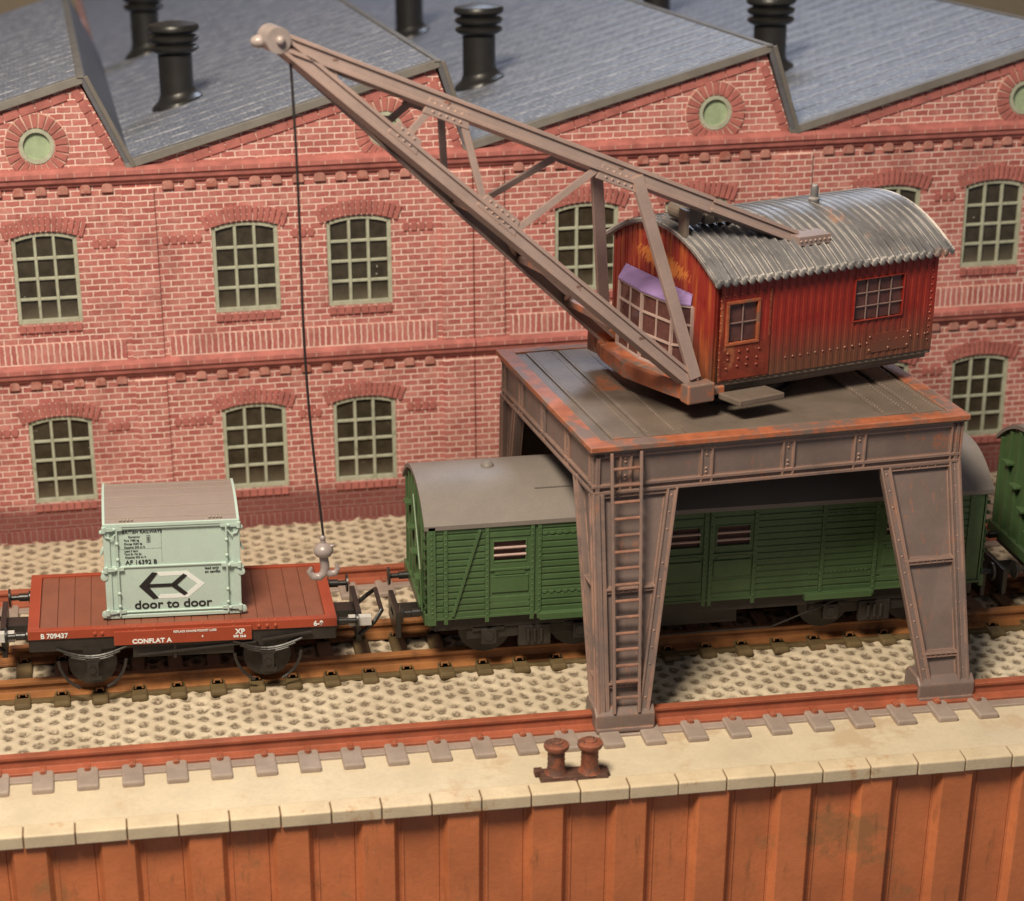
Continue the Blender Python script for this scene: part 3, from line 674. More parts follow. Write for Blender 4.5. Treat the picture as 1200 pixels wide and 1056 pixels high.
rm.box((X1-.20,Y0+.24,ZD-.06), (X1+.08,Y1+.08,ZD+.035)); rm.box((X0+.22,Y1-.18,ZD-.06), (X1-.20,Y1+.08,ZD+.035))
cb_(rm, 'deck_rim', M['crane_rust'], bevel=.012)
sl = MB(); sl.lathe((OC.x, OC.y, ZD+.02), [(1.25,0),(1.25,.08),(1.15,.1),(1.15,.2),(1.0,.22),(1.0,.40)], 40); cb_(sl, 'turntable', M['under'], smooth=True)
# girders: recessed web panel, flanges, stiffeners, rivets
GH = .78
def girder(p, q, out, panels, name='girder'):
    # p,q along bottom of deck (local), out = outward normal
    mb = MB(); mb.T = GT; p = Vector(p); q = Vector(q); o = Vector(out); d = (q-p).normalized(); Ln = (q-p).length; Z = Vector((0,0,1))
    mb.prism([(-.12,-GH),(-.05,-GH),(-.05,0),(-.12,0)], p, q, o, Z)                       # web
    mb.prism([(-.2,-.13),(.0,-.13),(.0,-.04),(-.2,-.04)], p, q, o, Z)                     # top flange
    mb.prism([(-.2,-GH),(.015,-GH),(.015,-GH+.05),(-.2,-GH+.05)], p, q, o, Z)            # bottom flange, double lip
    mb.prism([(-.05,-GH+.12),(.005,-GH+.12),(.005,-GH+.17),(-.05,-GH+.17)], p, q, o, Z)
    for f in panels:
        c = p+d*Ln*f
        for s_ in (-.11, .08): mb.prism([(-.055,-GH+.05),(.0,-GH+.05),(.0,-.05),(-.055,-.05)], c+d*s_, c+d*(s_+.035), o, Z)
        mb.prism([(-.055,-GH+.05),(-.03,-GH+.05),(-.03,-.05),(-.055,-.05)], c-d*.11, c+d*.1, o, Z)
        for h in (-.17,-.24,-.55,-.48): mb.rivet(c+o*-.03+Z*h, o, .026)
        for k in range(3): mb.rivet(c+o*.0+d*(k-1)*.09+Z*-.085, o, .022); mb.rivet(c-o*.045+d*(k-1)*.09+Z*(-GH+.085), o, .022)
    for k in range(9):
        f = random.uniform(.02,.98); mb.rivet(p+d*Ln*f+o*-.045+Z*(-GH+.085), o, .02)
    return cb_(mb, name, M['crane'], bevel=.008)
girder((X0,Y0,ZD-.06), (X1,Y0,ZD-.06), (0,-1,0), (.085,.30,.52,.715,.985))
girder((X0,Y1,ZD-.06), (X1,Y1,ZD-.06), (0,1,0), (.1,.30,.52,.715,.9))
girder((X0,Y0,ZD-.06), (X0,Y1,ZD-.06), (-1,0,0), (.03,.27,.52,.77,.97))
girder((X1,Y0,ZD-.06), (X1,Y1,ZD-.06), (1,0,0), (.03,.27,.52,.77,.97))
ins = MB(); ins.T = GT; ins.box((X0+.3,Y0+.3,ZD-.5), (X1-.3,Y1-.3,ZD-.46)); cb_(ins, 'soffit', M['under'])

def leg(top, foot, cx, cy, lab=None):
    """top: four local corners (outer-front... as dict) ; builds hollow two-sided tapered leg.
    top = (xo, xi, yo, yi) at girder bottom ; foot = world (xo, xi, yo, yi) at z zf"""
    zt, zf = ZD-.06-GH+.02, .10
    T = lambda x, y: gw(x, y, zt)
    F = lambda x, y: Vector((x, y, zf))
    xo, xi, yo, yi = top; fxo, fxi, fyo, fyi = foot
    A, B, C_ = T(xo,yo), T(xi,yo), T(xo,yi); a, b, c = F(fxo,fyo), F(fxi,fyo), F(fxo,fyi)
    sx = 1 if xi > xo else -1; sy = 1 if yi > yo else -1
    nX = Vector((-sx,0,0)); nY = Vector((0,-sy,0)); mb = MB()
    def panel(A, B, a, b, n):    # A,a outer edge ; B,b inner edge ; n outward
        inn = -n*.11
        mb.add([A+inn, B+inn, b+inn, a+inn, A+inn*1.5, B+inn*1.5, b+inn*1.5, a+inn*1.5], [(0,1,2,3),(4,7,6,5),(0,4,5,1),(1,5,6,2),(2,6,7,3),(3,7,4,0)])
        def fl(P, Q, dirn, w1, dp=.14):
            e = (Q-P).normalized(); s_ = (dirn-e*dirn.dot(e)).normalized()
            mb.prism([(0,-dp),(w1,-dp),(w1,-.02),(0,-.02)], P, Q, s_, n)
            mb.prism([(0,-.03),(.035,-.03),(.035,.02),(0,.02)], P, Q, s_, n); mb.prism([(w1-.035,-.03),(w1,-.03),(w1,.015),(w1-.035,.015)], P, Q, s_, n)
            for k in range(13):
                if k % 4 == 3: continue
                mb.rivet(P.lerp(Q, .04+.075*k)+s_*(w1*.5)-n*.02, n, .024)
        fl(A, a, (B-A).normalized(), .20); fl(B, b, (A-B).normalized(), .19)
        for f in (.0, .43, .86):
            P, Q = A.lerp(a, f), B.lerp(b, f); e = (Q-P).normalized(); u = (a-A).normalized()
            mb.prism([(0,-.12),(.10,-.12),(.10,-.035),(0,-.035)], P+e*.1, Q-e*.1, u, n); mb.prism([(0,-.05),(.035,-.05),(.035,.0),(0,.0)], P+e*.18, Q-e*.15, u, n)
            for k in range(5): mb.rivet(P.lerp(Q, .3+.1*k)+u*.065-n*.035, n, .022)
    panel(A, B, a, b, nY); panel(A, C_, a, c, nX)
    o = cb_(mb, 'leg', M['crane'], bevel=.006)
    # foot block straddling the rail
    fx0, fx1 = min(fxo,fxi)-.06, max(fxo,fxi)+.10; fy0, fy1 = min(fyo,fyi)-.05, max(fyo,fyi)+.05
    ft = MB(); ft.prism([(fy0,-.20),(fy1,-.20),(fy1,.10),(fy1-.1,.20),(fy0+.14,.20),(fy0,.09)], (fx0,0,0), (fx1,0,0), (0,1,0), (0,0,1))
    ft.box((fx0+.02,fy0-.03,-.24), (fx1-.02,fy0+.1,-.15))
    cb_(ft, 'foot', M['crane'], o, bevel=.03)
    wl = MB(); wl.cyl((cx, fy0+.08, -.13), (cx, fy0+.20, -.13), .17, 20); cb_(wl, 'wheel', M['sleeper_grey'], o)
    return o
leg((X0,X0+1.52,Y0,Y0+1.05), (1.33,2.22,-.38,.30), 1.85, -.2)
leg((X1,X1-1.50,Y0,Y0+1.05), (8.05,7.18,-.16,.45), 7.6, 0)
leg((X0,X0+1.52,Y1,Y1-1.05), (1.0,1.9,7.38,6.7), 1.5, 7)
leg((X1,X1-1.50,Y1,Y1-1.05), (7.9,7.0,7.55,6.9), 7.4, 7.1)
# ladder on the front left leg
A = gw(X0+.30, Y0-.045, ZD-.10); Bx = gw(X0+.82, Y0-.045, ZD-.10); a_ = Vector((1.60,-.42,.12)); b_ = Vector((2.03,-.42,.12))
ld = MB(); ld.bar(A, a_, .05, .07, (0,1,0)); ld.bar(Bx, b_, .05, .07, (0,1,0)); cb_(ld, 'ladder_rails', M['crane'], bevel=.01)
rg = MB()
for k in range(15):
    f = .03+.94*(k+.5)/15; P, Q = A.lerp(a_, f), Bx.lerp(b_, f); rg.tube([P, Q], .030, 8)
cb_(rg, 'ladder_rungs', M['rung'])

# ---- cabin frame
TH = math.radians(15.8); E1 = Vector((math.cos(TH), math.sin(TH), 0)); E2 = Vector((-math.sin(TH), math.cos(TH), 0))
CT = Matrix(((E1.x,E2.x,0,OC.x),(E1.y,E2.y,0,OC.y),(0,0,1,0),(0,0,0,1)))
def cw(s, t, z): return OC+E1*s+E2*t+Vector((0,0,z))
def CM(): m = MB(); m.T = CT; return m
S0, S1, T0, T1, ZF, ZE = -1.125, 3.39, -1.5, 2.1, 5.17, 6.93
def roofz(t, e=7.0, pk=7.60): c = (T0+T1)/2; h = (T1-T0)/2+.12; return e+(pk-e)*(1-min(1, abs((t-c)/h))**2.0)
cab = CM()
arcw = [(T0+(T1-T0)*i/14, roofz(T0+(T1-T0)*i/14)-.07) for i in range(15)]
# board-and-batten walls: slightly corrugated side faces
def corr_wall(mb, P, d, L_, z0, zf, n, out, holes, dep=.02, k=26):
    """vertical strips from P along d; skips hole rectangles (u0,u1,z0,z1)"""
    us = sorted(set([0, L_] + [L_*i/k for i in range(k+1)] + [h[0] for h in holes] + [h[1] for h in holes]))
    for i in range(len(us)-1):
        u0, u1 = us[i], us[i+1]; 
        if u1-u0 < 1e-4: continue
        um = (u0+u1)/2; segs = [(z0, None)]
        hs = [h for h in holes if h[0]-1e-4 <= u0 and u1 <= h[1]+1e-4]
        spans = [(z0, zf(um))] if not hs else [(z0, hs[0][2]), (hs[0][3], zf(um))]
        for a, b in spans:
            off = Vector(out)*(dep if i % 2 else 0)
            q0, q1 = Vector(P)+Vector(d)*u0, Vector(P)+Vector(d)*u1; inn = Vector(out)*-.08
            za, zb0, zb1 = a, (zf(u0) if b == zf(um) else b), (zf(u1) if b == zf(um) else b)
            z = lambda v: Vector((0,0,v))
            mb.hexa([q0+off+z(za), q1+off+z(za), q1+inn+z(za), q0+inn+z(za), q0+off+z(zb0), q1+off+z(zb1), q1+inn+z(zb1), q0+inn+z(zb0)])
sideh = [(.24,.80,5.86,6.53),(2.79,3.80,5.91,6.63)]
corr_wall(cab, (S0,T0,0), (1,0,0), S1-S0, ZF, lambda u: ZE+.04, 0, (0,-1,0), sideh, .012, 60)
corr_wall(cab, (S0,T0,0), (0,1,0), T1-T0, ZF, lambda u: roofz(T0+u)-.07, 0, (-1,0,0), [(.80,3.12,5.2,6.35)], .012, 44)
corr_wall(cab, (S1,T0,0), (0,1,0), T1-T0, ZF, lambda u: roofz(T0+u)-.07, 0, (1,0,0), [], .012, 44)
corr_wall(cab, (S0,T1,0), (1,0,0), S1-S0, ZF, lambda u: ZE+.04, 0, (0,1,0), [], .012, 50)
cab.box((S0+.05,T0+.05,ZF-.02), (S1-.05,T1-.05,ZF+.03))
for z_ in (5.38,): cab.rivets((S0+1.35,T0-.012,z_+.06), (S1-.08,T0-.012,z_+.1), 20, (0,-1,0), .024)
cab.rivets((S1-.10,T0-.012,5.3), (S1-.10,T0-.012,6.8), 12, (0,-1,0), .02)
cab.rivets((S0+.08,T0-.012,5.25), (S0+.08,T0-.012,6.8), 12, (0,-1,0), .02)
cab.box((2.0,T0-.022,5.28), (2.9,T0-.012,5.62)); 
for p in ((2.05,5.33),(2.05,5.57),(2.85,5.33),(2.85,5.57),(2.45,5.33)): cab.rivet((p[0],T0-.022,p[1]), (0,-1,0), .026)
cabin = cb_(cab, 'cabin', M['cab'], bevel=.004)
inn = CM(); inn.box((S0+.35,T0+.25,ZF+.04), (S1-.3,T1-.25,6.8)); cb_(inn, 'cabin_interior', M['blank'])
# chassis below the cabin
ch = CM(); ch.box((S0+.1,T0+.12,4.98), (S1+.0,T1-.12,ZF)); ch.box((S0+.35,T0+.35,4.85), (S1-.4,T1-.3,4.98)); ch.prism([(T0+.02,5.09),(T1,5.09),(T1,5.17),(T0+.02,5.17)], (S0,0,0), (S1+.02,0,0), (0,1,0), (0,0,1)); cb_(ch, 'chassis', M['deck'], bevel=.015)
# roof: corrugated barrel
rf = CM(); ns = 170; ss = [S0-.13+(S1-S0+.36)*i/ns for i in range(ns+1)]; tt = [T0-.13+(T1-T0+.30)*j/18 for j in range(19)]
vs = []; 
for i, s_ in enumerate(ss):
    rip = .032*math.cos(2*math.pi*(s_-S0)/.165)
    for t_ in tt: vs.append((s_, t_-(0), roofz(t_, 6.99, 7.60)+rip*(1-.35*(abs(t_-.3)<.6))))
nb = len(vs); vs += [(a, b, c-.075) for a, b, c in vs]; w2 = 19; fs = []
for i in range(ns):
    for j in range(18):
        q = (i*w2+j, i*w2+j+1, (i+1)*w2+j+1, (i+1)*w2+j); fs.append(q); fs.append(tuple(nb+k for k in q[::-1]))
for i in range(ns): fs.append((i*w2, (i+1)*w2, nb+(i+1)*w2, nb+i*w2)); fs.append((i*w2+18, nb+i*w2+18, nb+(i+1)*w2+18, (i+1)*w2+18))
for j in range(18): fs.append((j, nb+j, nb+j+1, j+1)); k0 = ns*w2; fs.append((k0+j, k0+j+1, nb+k0+j+1, nb+k0+j))
rf.add(vs, fs)
# lumpy gutter ends on the near eave
s_ = S0-.06
while s_ < S1+.2:
    rf.ball((s_, T0-.13, 6.945), .062, 8, 5, (.95,.7,1.25)); s_ += .165
croof = cb_(rf, 'cabin_roof', M['cab_roof'], smooth=True)
vt = CM(); vt.lathe((1.92,.3,7.55), [(.1,0),(.1,.12),(.07,.14),(.075,.3),(.045,.36)], 12); cb_(vt, 'roof_vent', M['cab_roof'], smooth=True)
# side windows
def cabwin(u0, u1, z0, z1, nx, nz, frame, rust):
    f = CM(); y = T0-.02; t = .055 if rust else .02
    for a, b in (((u0-t,z0-t),(u1+t,z0)),((u0-t,z1),(u1+t,z1+t)),((u0-t,z0),(u0,z1)),((u1,z0),(u1+t,z1))): f.box((a[0],y-.02,a[1]), (b[0],y+.06,b[1]))
    fo = cb_(f, 'cabin_window', frame, bevel=.01); g = CM()
    for k in range(1, nx): x = u0+(u1-u0)*k/nx; g.bar((x,y+.02,z0), (x,y+.02,z1), .016, .016, (0,1,0))
    for k in range(1, nz): z = z0+(z1-z0)*k/nz; g.bar((u0,y+.02,z), (u1,y+.02,z), .016, .016, (0,1,0))
    cb_(g, 'glazing_bars', M['bardrk'], fo); p = CM(); p.box((u0-.01,y+.045,z0-.01), (u1+.01,y+.055,z1+.01)); cb_(p, 'pane', M['pane_red'], fo)
cabwin(S0+.24, S0+.80, 5.86, 6.53, 2, 2, M['cab_win_rust'], True)
cabwin(S0+2.79, S0+3.80, 5.91, 6.63, 4, 3, M['cab'], False)
# side door with rivets
dr = CM(); y = T0-.014
for u in (S0+.10, S0+1.06): dr.box((u-.02,y-.012,5.2), (u+.02,y+.0,6.72))
dr.box((S0+.12,y-.006,5.2), (S0+1.04,y+.002,5.80))
for k in range(4):
    for q in range(3): dr.rivet((S0+.25+.2*k+random.uniform(-.03,.03), y-.006, 5.42+.13*q+random.uniform(-.02,.02)), (0,-1,0), .03)
for k in range(6): dr.rivet((S0+.18+.15*k, y-.0, 6.68), (0,-1,0), .022)
cb_(dr, 'cabin_door', M['cab_door'], bevel=.006)
# front glazing: bowed box of bars standing out of the cabin face
fg = CM(); pts = [(-.75,-.02),(-.45,-.26),(.45,-.36),(1.40,-.28),(1.68,-.02)]
def fpt(i, z): t_, o_ = pts[i]; return (S0+o_*(1. if z < 6.0 else .92), t_, z)
for i in range(len(pts)): fg.bar(fpt(i,5.12), fpt(i,6.33), .05, .05, (0,1,0))
for z in (5.14, 5.62, 6.0, 6.33):
    for i in range(len(pts)-1): fg.bar(fpt(i,z), fpt(i+1,z), .035 if z > 5.2 else .06, .035, (0,0,1))
for i in range(1, len(pts)-2):
    for f in (.5,):
        P, Q = Vector(fpt(i,5.12)).lerp(Vector(fpt(i+1,5.12)), f), Vector(fpt(i,6.33)).lerp(Vector(fpt(i+1,6.33)), f); fg.bar(P, Q, .025, .025, (0,1,0))
fwn = cb_(fg, 'front_window', M['bars'])
pg = CM()
for i in range(len(pts)-1):
    a, b, c, d = [Vector(v) for v in (fpt(i,5.13), fpt(i+1,5.13), fpt(i+1,6.32), fpt(i,6.32))]; o_ = Vector((.02,0,0)); pg.hexa([a+o_,b+o_,b+o_*1.6,a+o_*1.6,d+o_,c+o_,c+o_*1.6,d+o_*1.6])
cb_(pg, 'pane', M['pane_red'], fwn)
vz = CM()
for i in range(len(pts)-1):
    a, b = Vector(fpt(i,6.35)), Vector(fpt(i+1,6.35)); c, d = Vector((S0-.02, b.y*.96, 6.52)), Vector((S0-.02, a.y*.96, 6.52)); e_ = Vector((-.04,0,0)); z_ = Vector((0,0,.03))
    vz.hexa([a+e_,b+e_,c,d,a+e_+z_,b+e_+z_,c+z_,d+z_])
cb_(vz, 'window_visor', M['visor'], fwn, bevel=.006)
# front platform with end blocks (orange)
pf = CM(); FP = [(-1.62,-1.56),(-1.75,-1.0),(-1.95,.1),(-1.8,1.2),(-1.62,1.78)]
for i in range(4):
    a, b = FP[i], FP[i+1]; pf.hexa([(a[0],a[1],4.98),(b[0],b[1],4.98),(S0+.2,b[1],4.98),(S0+.2,a[1],4.98),(a[0],a[1],5.12),(b[0],b[1],5.12),(S0+.2,b[1],5.12),(S0+.2,a[1],5.12)])
for i in range(4):
    a, b = FP[i], FP[i+1]; pf.bar((a[0],a[1],5.08), (b[0],b[1],5.08), .10, .28)
cb_(pf, 'platform', M['crane_rust'], bevel=.02)
bl = CM(); bl.box((-1.75,-1.72,4.93), (-1.22,-1.44,5.27)); cb_(bl, 'pivot_block', M['crane_rust'], bevel=.03)
bl = CM(); bl.box((-1.75,1.62,4.93), (-1.22,1.92,5.33)); bl.prism([(-1.72,1.66),(-1.3,1.66),(-1.3,1.88),(-1.72,1.88)], (0,0,5.3), (0,0,5.5), (1,0,0), (0,1,0)); cb_(bl, 'pivot_block', M['crane_rust'], bevel=.03)
st = CM(); st.prism([(-1.05,-1.55),(-.10,-1.55),(-.02,-2.05),(-.95,-2.10)], (0,0,4.90), (0,0,5.01), (1,0,0), (0,1,0)); 
cb_(st, 'step', M['deck'], bevel=.02)

# ---- boom
TIP = (-8.31, .10, 11.28)
def boom_side(sg):
    F_ = (-1.50, .10+sg*1.60, 5.22); Mn = (.78, .10+sg*1.0, 7.36)
    F_, Mn, TP = Vector(F_), Vector(Mn), Vector((TIP[0], TIP[1]+sg*.12, TIP[2]))
    nn = (F_-TP).cross(Mn-TP).normalized()
    if nn.y*sg < 0: nn = -nn
    up = nn.cross((Mn-TP)).normalized(); up = up if up.z > 0 else -up
    mb = CM()
    U = lambda f: TP.lerp(Mn, f); Lo = lambda f: TP.lerp(F_, f)
    def chord(P, Q, ht, wd):
        d = (Q-P).normalized(); v = nn.cross(d).normalized(); v = v if v.z > 0 else -v
        a, b = wd, ht/2
        # channel: web on the outside with raised lips, flanges inward
        mb.prism([(0,-b),(0,b),(-a,b),(-a,b-.05),(-.05,b-.05),(-.05,-b+.05),(-a,-b+.05),(-a,-b)], P, Q, nn, v)
        mb.prism([(0,b-.06),(.045,b-.06),(.045,b),(0,b)], P, Q, nn, v); mb.prism([(0,-b),(.045,-b),(.045,-b+.06),(0,-b+.06)], P, Q, nn, v)
        return v
    v1 = chord(U(.0), U(.82), .27, .22); chord(U(.82), U(1.0), .22, .26); v2 = chord(Lo(.0), Lo(1.0), .25, .22)
    # solid nose plate
    a, b, c = TP, U(.105), Lo(.13); 
    mb.add([a-nn*.02, b-nn*.02, c-nn*.02, a-nn*.10, b-nn*.10, c-nn*.10], [(0,1,2),(3,5,4),(0,3,4,1),(1,4,5,2),(2,5,3,0)])
    def strut(P, Q, wd=.12): mb.bar(P-nn*.03, Q-nn*.03, .05, wd, v1)
    def gusset(c, d, w_, h_, rows=(5,5)):
        e = d.normalized(); s_ = nn.cross(e).normalized(); s_ = s_ if s_.z > 0 else -s_
        mb.prism([(-w_/2,-h_/2),(w_/2,-h_/2),(w_*.42,h_/2),(-w_*.42,h_/2)], c-nn*.03, c+nn*.012, e, s_)
        for r_ in range(2):
            for k in range(rows[r_]): mb.rivet(c+e*(k-(rows[r_]-1)/2)*.125+s_*(r_-.5)*.13+nn*.012, nn, .03)
    dU, dL = Mn-TP, F_-TP
    g = [U(.30)-up*.02, U(.625)-up*.0]; h = [Lo(.275), Lo(.50)]
    strut(Lo(.275), U(.285)); strut(U(.325), Lo(.475)); strut(Lo(.535), U(.60)); 
    mb.bar(U(.665)-nn*.0, F_+Vector((0,0,.1)), .09, .21, v1)
    gusset(U(.305)-up*.13, dU, .85, .26); gusset(U(.635)-up*.13, dU, .85, .26); gusset(Lo(.28)+up*.11, dL, .6, .24, (3,3)); gusset(Lo(.50)+up*.12, dL, .85, .26)
    # flat foot on the roof
    mb.box((Mn.x-.1, Mn.y-.24, Mn.z-.10), (Mn.x+.55, Mn.y+.24, Mn.z+.06)); 
    for k in range(7): mb.rivet((Mn.x-.05+.095*k, Mn.y-.24, Mn.z-.02), (0,-1,0), .026)
    return mb, U, Lo
near, U1, L1 = boom_side(-1); far, U2, L2 = boom_side(1)
boom = cb_(near, 'boom', M['boom'], bevel=.006); cb_(far, 'boom', M['boom'], bevel=.006)
def brace(P, Q, a, b): mb = CM(); mb.bar(P, Q, a, b); cb_(mb, 'cross_brace', M['bracing'], boom, bevel=.01)
for f in (.10, .30, .635): brace(U1(f), U2(f), .10, .10)
for f in (.28, .50, .70, .86): brace(L1(f), L2(f), .10, .12)
for a, b in ((.50,.70),(.70,.86)): brace(L1(a), L2(b), .06, .08)
brace(U1(.30), U2(.635), .05, .07)
tpb = CM(); T_ = Vector(TIP); tpb.cyl(T_+Vector((-.02,-.22,.0)), T_+Vector((-.02,.22,.0)), .20, 24); tpb.ball(T_+Vector((-.0,-.23,.0)), .075, 12, 8); tpb.ball(T_+Vector((-.20,.12,-.04)), .13, 12, 8, (1.3,1,.8))
cb_(tpb, 'pulley', M['hook'], boom, smooth=True)
# winch gear lying on the roof between the boom feet
wg = CM(); wg.cyl((-.95,-.35,7.80), (-.95,.30,7.80), .16, 16); wg.box((-.7,-.3,7.62), (.1,-.05,7.78)); wg.box((-.6,.6,7.60), (.2,.9,7.70))
for k in range(26): wg.ball((-.75+.05*k, -.22+random.uniform(-.08,.08), 7.79+random.uniform(-.02,.03)-.008*k), random.uniform(.03,.06), 6, 4)
wg.box((-1.2,-.5,7.50), (-1.14,-.25,7.95))
cb_(wg, 'winch', M['deck'])
# ---- cable and hook block
tw = cw(*TIP)
P0 = Vector((tw.x+.22, tw.y, 10.98)); P1 = Vector((-3.17, 1.357, 3.05))
pts = []
for i in range(22):
    f = i/21; p = P0.lerp(P1, f); p.x += .06*math.sin(f*math.pi*1.0)*-1+.03*math.sin(f*7); pts.append(p)
cb_(MB().tube(pts, .022, 8), 'cable', M['thread'])
hb = MB(); hx, hy = -3.17, 1.357; HS = .66
hb.T = Matrix.Translation(Vector((hx, hy, 3.05))) @ Matrix.Scale(HS, 4) @ Matrix.Translation(Vector((-hx, -hy, -3.05)))
hb.ball((hx+.01,hy,2.98), .085, 12, 8); hb.lathe((hx+.02,hy,2.40), [(.08,0),(.10,.05),(.20,.10),(.25,.19),(.26,.26),(.22,.35),(.14,.41),(.07,.45),(.06,.58)], 20)
hb.ball((hx+.24,hy-.04,2.76), .055, 8, 6, (1.6,1,.9))
hbo = cb_(hb, 'hook_block', M['hook'], smooth=True)
hk = MB(); hk.T = hb.T
hk.tube([(hx+.02,hy,2.46),(hx+.05,hy,2.20),(hx+.03,hy,2.02),(hx-.10,hy,1.90),(hx-.28,hy,1.92),(hx-.37,hy,2.07),(hx-.30,hy,2.18)], [.12,.12,.12,.11,.10,.07,.045], 12)
hk.tube([(hx+.05,hy,2.08),(hx+.16,hy,1.97),(hx+.32,hy,1.99),(hx+.39,hy,2.12),(hx+.33,hy,2.22)], [.10,.10,.09,.065,.04], 12)
cb_(hk, 'hook', M['hook'], hbo, smooth=True)

# ================================================================== FLAT WAGON (tilted frame)
WO = Vector((-5.6, 3.64, 1.13)); wyaw, wt = -.0112, .0212
wag = thing('flat_wagon', WO, 'red brown flat wagon with black underframe carrying the pale green container', 'wagon', rot=(0, wt, wyaw))
WX0, WX1, WY0, WY1 = -2.72, 2.75, -1.30, 1.28
def wb(mb, name, mat, parent=None, **k): return mb.build(name, mat, parent or wag, world=False, **k)
fl = MB(); n = 17
for k in range(n):
    a = WX0+.22+(WX1-WX0-.44)*k/n; b = WX0+.22+(WX1-WX0-.44)*(k+1)/n; fl.box((a+.008,WY0+.13,-.10), (b-.008,WY1-.10,-.035+random.uniform(-.004,.004)))
fl.box((WX0+.2,WY0+.1,-.12), (WX1-.2,WY1-.1,-.07)); wb(fl, 'wagon_floor', M['wagon_floor'])
cu = MB(); cu.box((WX0,WY0,-.17), (WX1,WY0+.14,0)); cu.box((WX0,WY1-.11,-.17), (WX1,WY1,0)); cu.box((WX0,WY0+.14,-.17), (WX0+.20,WY1-.11,0)); cu.box((WX1-.20,WY0+.14,-.17), (WX1,WY1-.11,0))
for x in (-1.55,-1.42,-.95,-.82,1.35,1.5,.9,1.65,-.5,.35): cu.ball((x,WY0-.005,-.09), .035, 8, 6); cu.ball((x,WY0+.03,.0), .03, 8, 5)
wb(cu, 'curb_frame', M['wagon_red'], bevel=.018)
sp = MB(); sp.box((-1.22,WY0-.045,-.33), (1.22,WY0,-.06)); so = wb(sp, 'side_plate', M['wagon_red'], bevel=.01)
uf = MB(); uf.box((WX0+.02,WY0+.03,-.42), (WX1-.02,WY0+.12,-.17)); uf.box((WX0+.02,WY1-.12,-.42), (WX1-.02,WY1-.03,-.17)); uf.box((WX0,WY0+.1,-.44), (WX0+.1,WY1-.1,-.17)); uf.box((WX1-.1,WY0+.1,-.44), (WX1,WY1-.1,-.17))
uf.box((-1.1,-.8,-.42), (1.1,.8,-.2)); uf.box((-.9,WY0+.05,-.62), (.9,WY0+.10,-.42)); uf.bar((-.8,WY0+.0,-.55), (1.3,WY0+.0,-.40), .04,.04)
uf.bar((1.4,WY0-.03,-.36), (2.3,WY0-.03,-.24), .05,.05); uf.cyl((-.15,WY0+.05,-.65),(-.15,WY0+.05,-.3),.04,8); uf.box((-1.0,-.5,-.75), (1.0,.5,-.42))
wb(uf, 'underframe', M['under'], bevel=.012)
def axle(bx, parent, fn, y0, zr, r=.38):
    mb = MB(); 
    for yy in (y0+.22, -y0-.30): mb.lathe((bx,yy,zr+r), [(r+.05,0),(r+.05,.03),(r,.04),(r,.12)], 28, ax=(0,1,0))
    mb.cyl((bx,y0+.2,zr+r), (bx,-y0-.2,zr+r), .06, 10); w_ = fn(mb, 'wheelset', M['under'], parent, smooth=True)
    g = MB()
    for yy in (y0,):
        g.prism([(bx-.18,-.18-.17),(bx+.18,-.18-.17),(bx+.10,zr+r-.05),(bx-.10,zr+r-.05)], (0,yy,0), (0,yy+.05,0), (1,0,0), (0,0,1))
        g.box((bx-.10,yy-.10,zr+r-.14), (bx+.10,yy+.02,zr+r+.12)); g.cyl((bx,yy-.13,zr+r-.02),(bx,yy-.08,zr+r-.02),.06,12); g.box((bx-.13,yy-.07,zr+r+.12), (bx+.13,yy,zr+r+.18)); g.box((bx-.15,yy-.09,zr+r-.22), (bx+.15,yy+.02,zr+r-.14))
        pts = [(bx-.62+1.24*i/10, yy-.03, -.36-.30*math.sin(math.pi*i/10)*.55) for i in range(11)]
        for j in range(3): g.tube([(p[0],p[1],p[2]-.035*j) for p in pts[j:11-j]], .024, 6)
        arc = [(bx+.60*math.cos(a), yy-.06, zr+r+.22+.62*math.sin(a)*1.05) for a in [math.pi*(1.03+.94*i/14) for i in range(15)]]
        g.tube(arc[:6], .03, 6); g.tube(arc[-6:], .03, 6)
    fn(g, 'axle_guard', M['under'], parent)
    return w_
zr = -1.13-.0
for bx in (-1.62, 1.50): axle(bx, wag, wb, WY0+.02, zr)
def buffer(x, y, z, sg, fn, parent, L_=.42):
    mb = MB(); mb.lathe((x,y,z), [(.12,0),(.12,.05),(.075,.07),(.075,L_*.55),(.05,L_*.57),(.05,L_*.9),(.17,L_*.92),(.175,L_),(.0,L_+.02)], 16, ax=(sg,0,0)); fn(mb, 'buffer', M['black'], parent, smooth=True)
for y in (-.87, .87):
    buffer(WX0, y, -.27, -1, wb, wag); buffer(WX1, y, -.27, 1, wb, wag)
def coupling(x, sg, fn, parent, z):
    mb = MB(); mb.box((min(x,x+sg*.55),-.20,z-.12), (max(x,x+sg*.55),.20,z+.02)); 
    a, b = sorted((x+sg*.42, x+sg*.52)); mb.box((a,-.62,z-.42), (b,.62,z+.16)); mb.tube([(x+sg*.47,-.62,z-.3),(x+sg*.75,-.62,z-.05),(x+sg*.9,-.5,z+.12),(x+sg*.9,.5,z+.12),(x+sg*.75,.62,z-.05),(x+sg*.47,.62,z-.3)], .045, 8)
    o = fn(mb, 'coupling', M['black'], parent, bevel=.02)
    mb = MB(); a, b = sorted((x+sg*.26, x+sg*.68)); mb.box((a,-.84,z-.02), (b,-.70,z+.16)); fn(mb, 'coupling_plate', M['steel'], o, bevel=.01)
coupling(WX0, -1, wb, wag, -.38); coupling(WX1, 1, wb, wag, -.38)
yt = WY0-.049
text('CONFLAT A', 'lettering', M['text_white'], so, (-.90,yt,-.30), (1,0,0), (0,0,1), .115, offset=.004, sx=1.1)
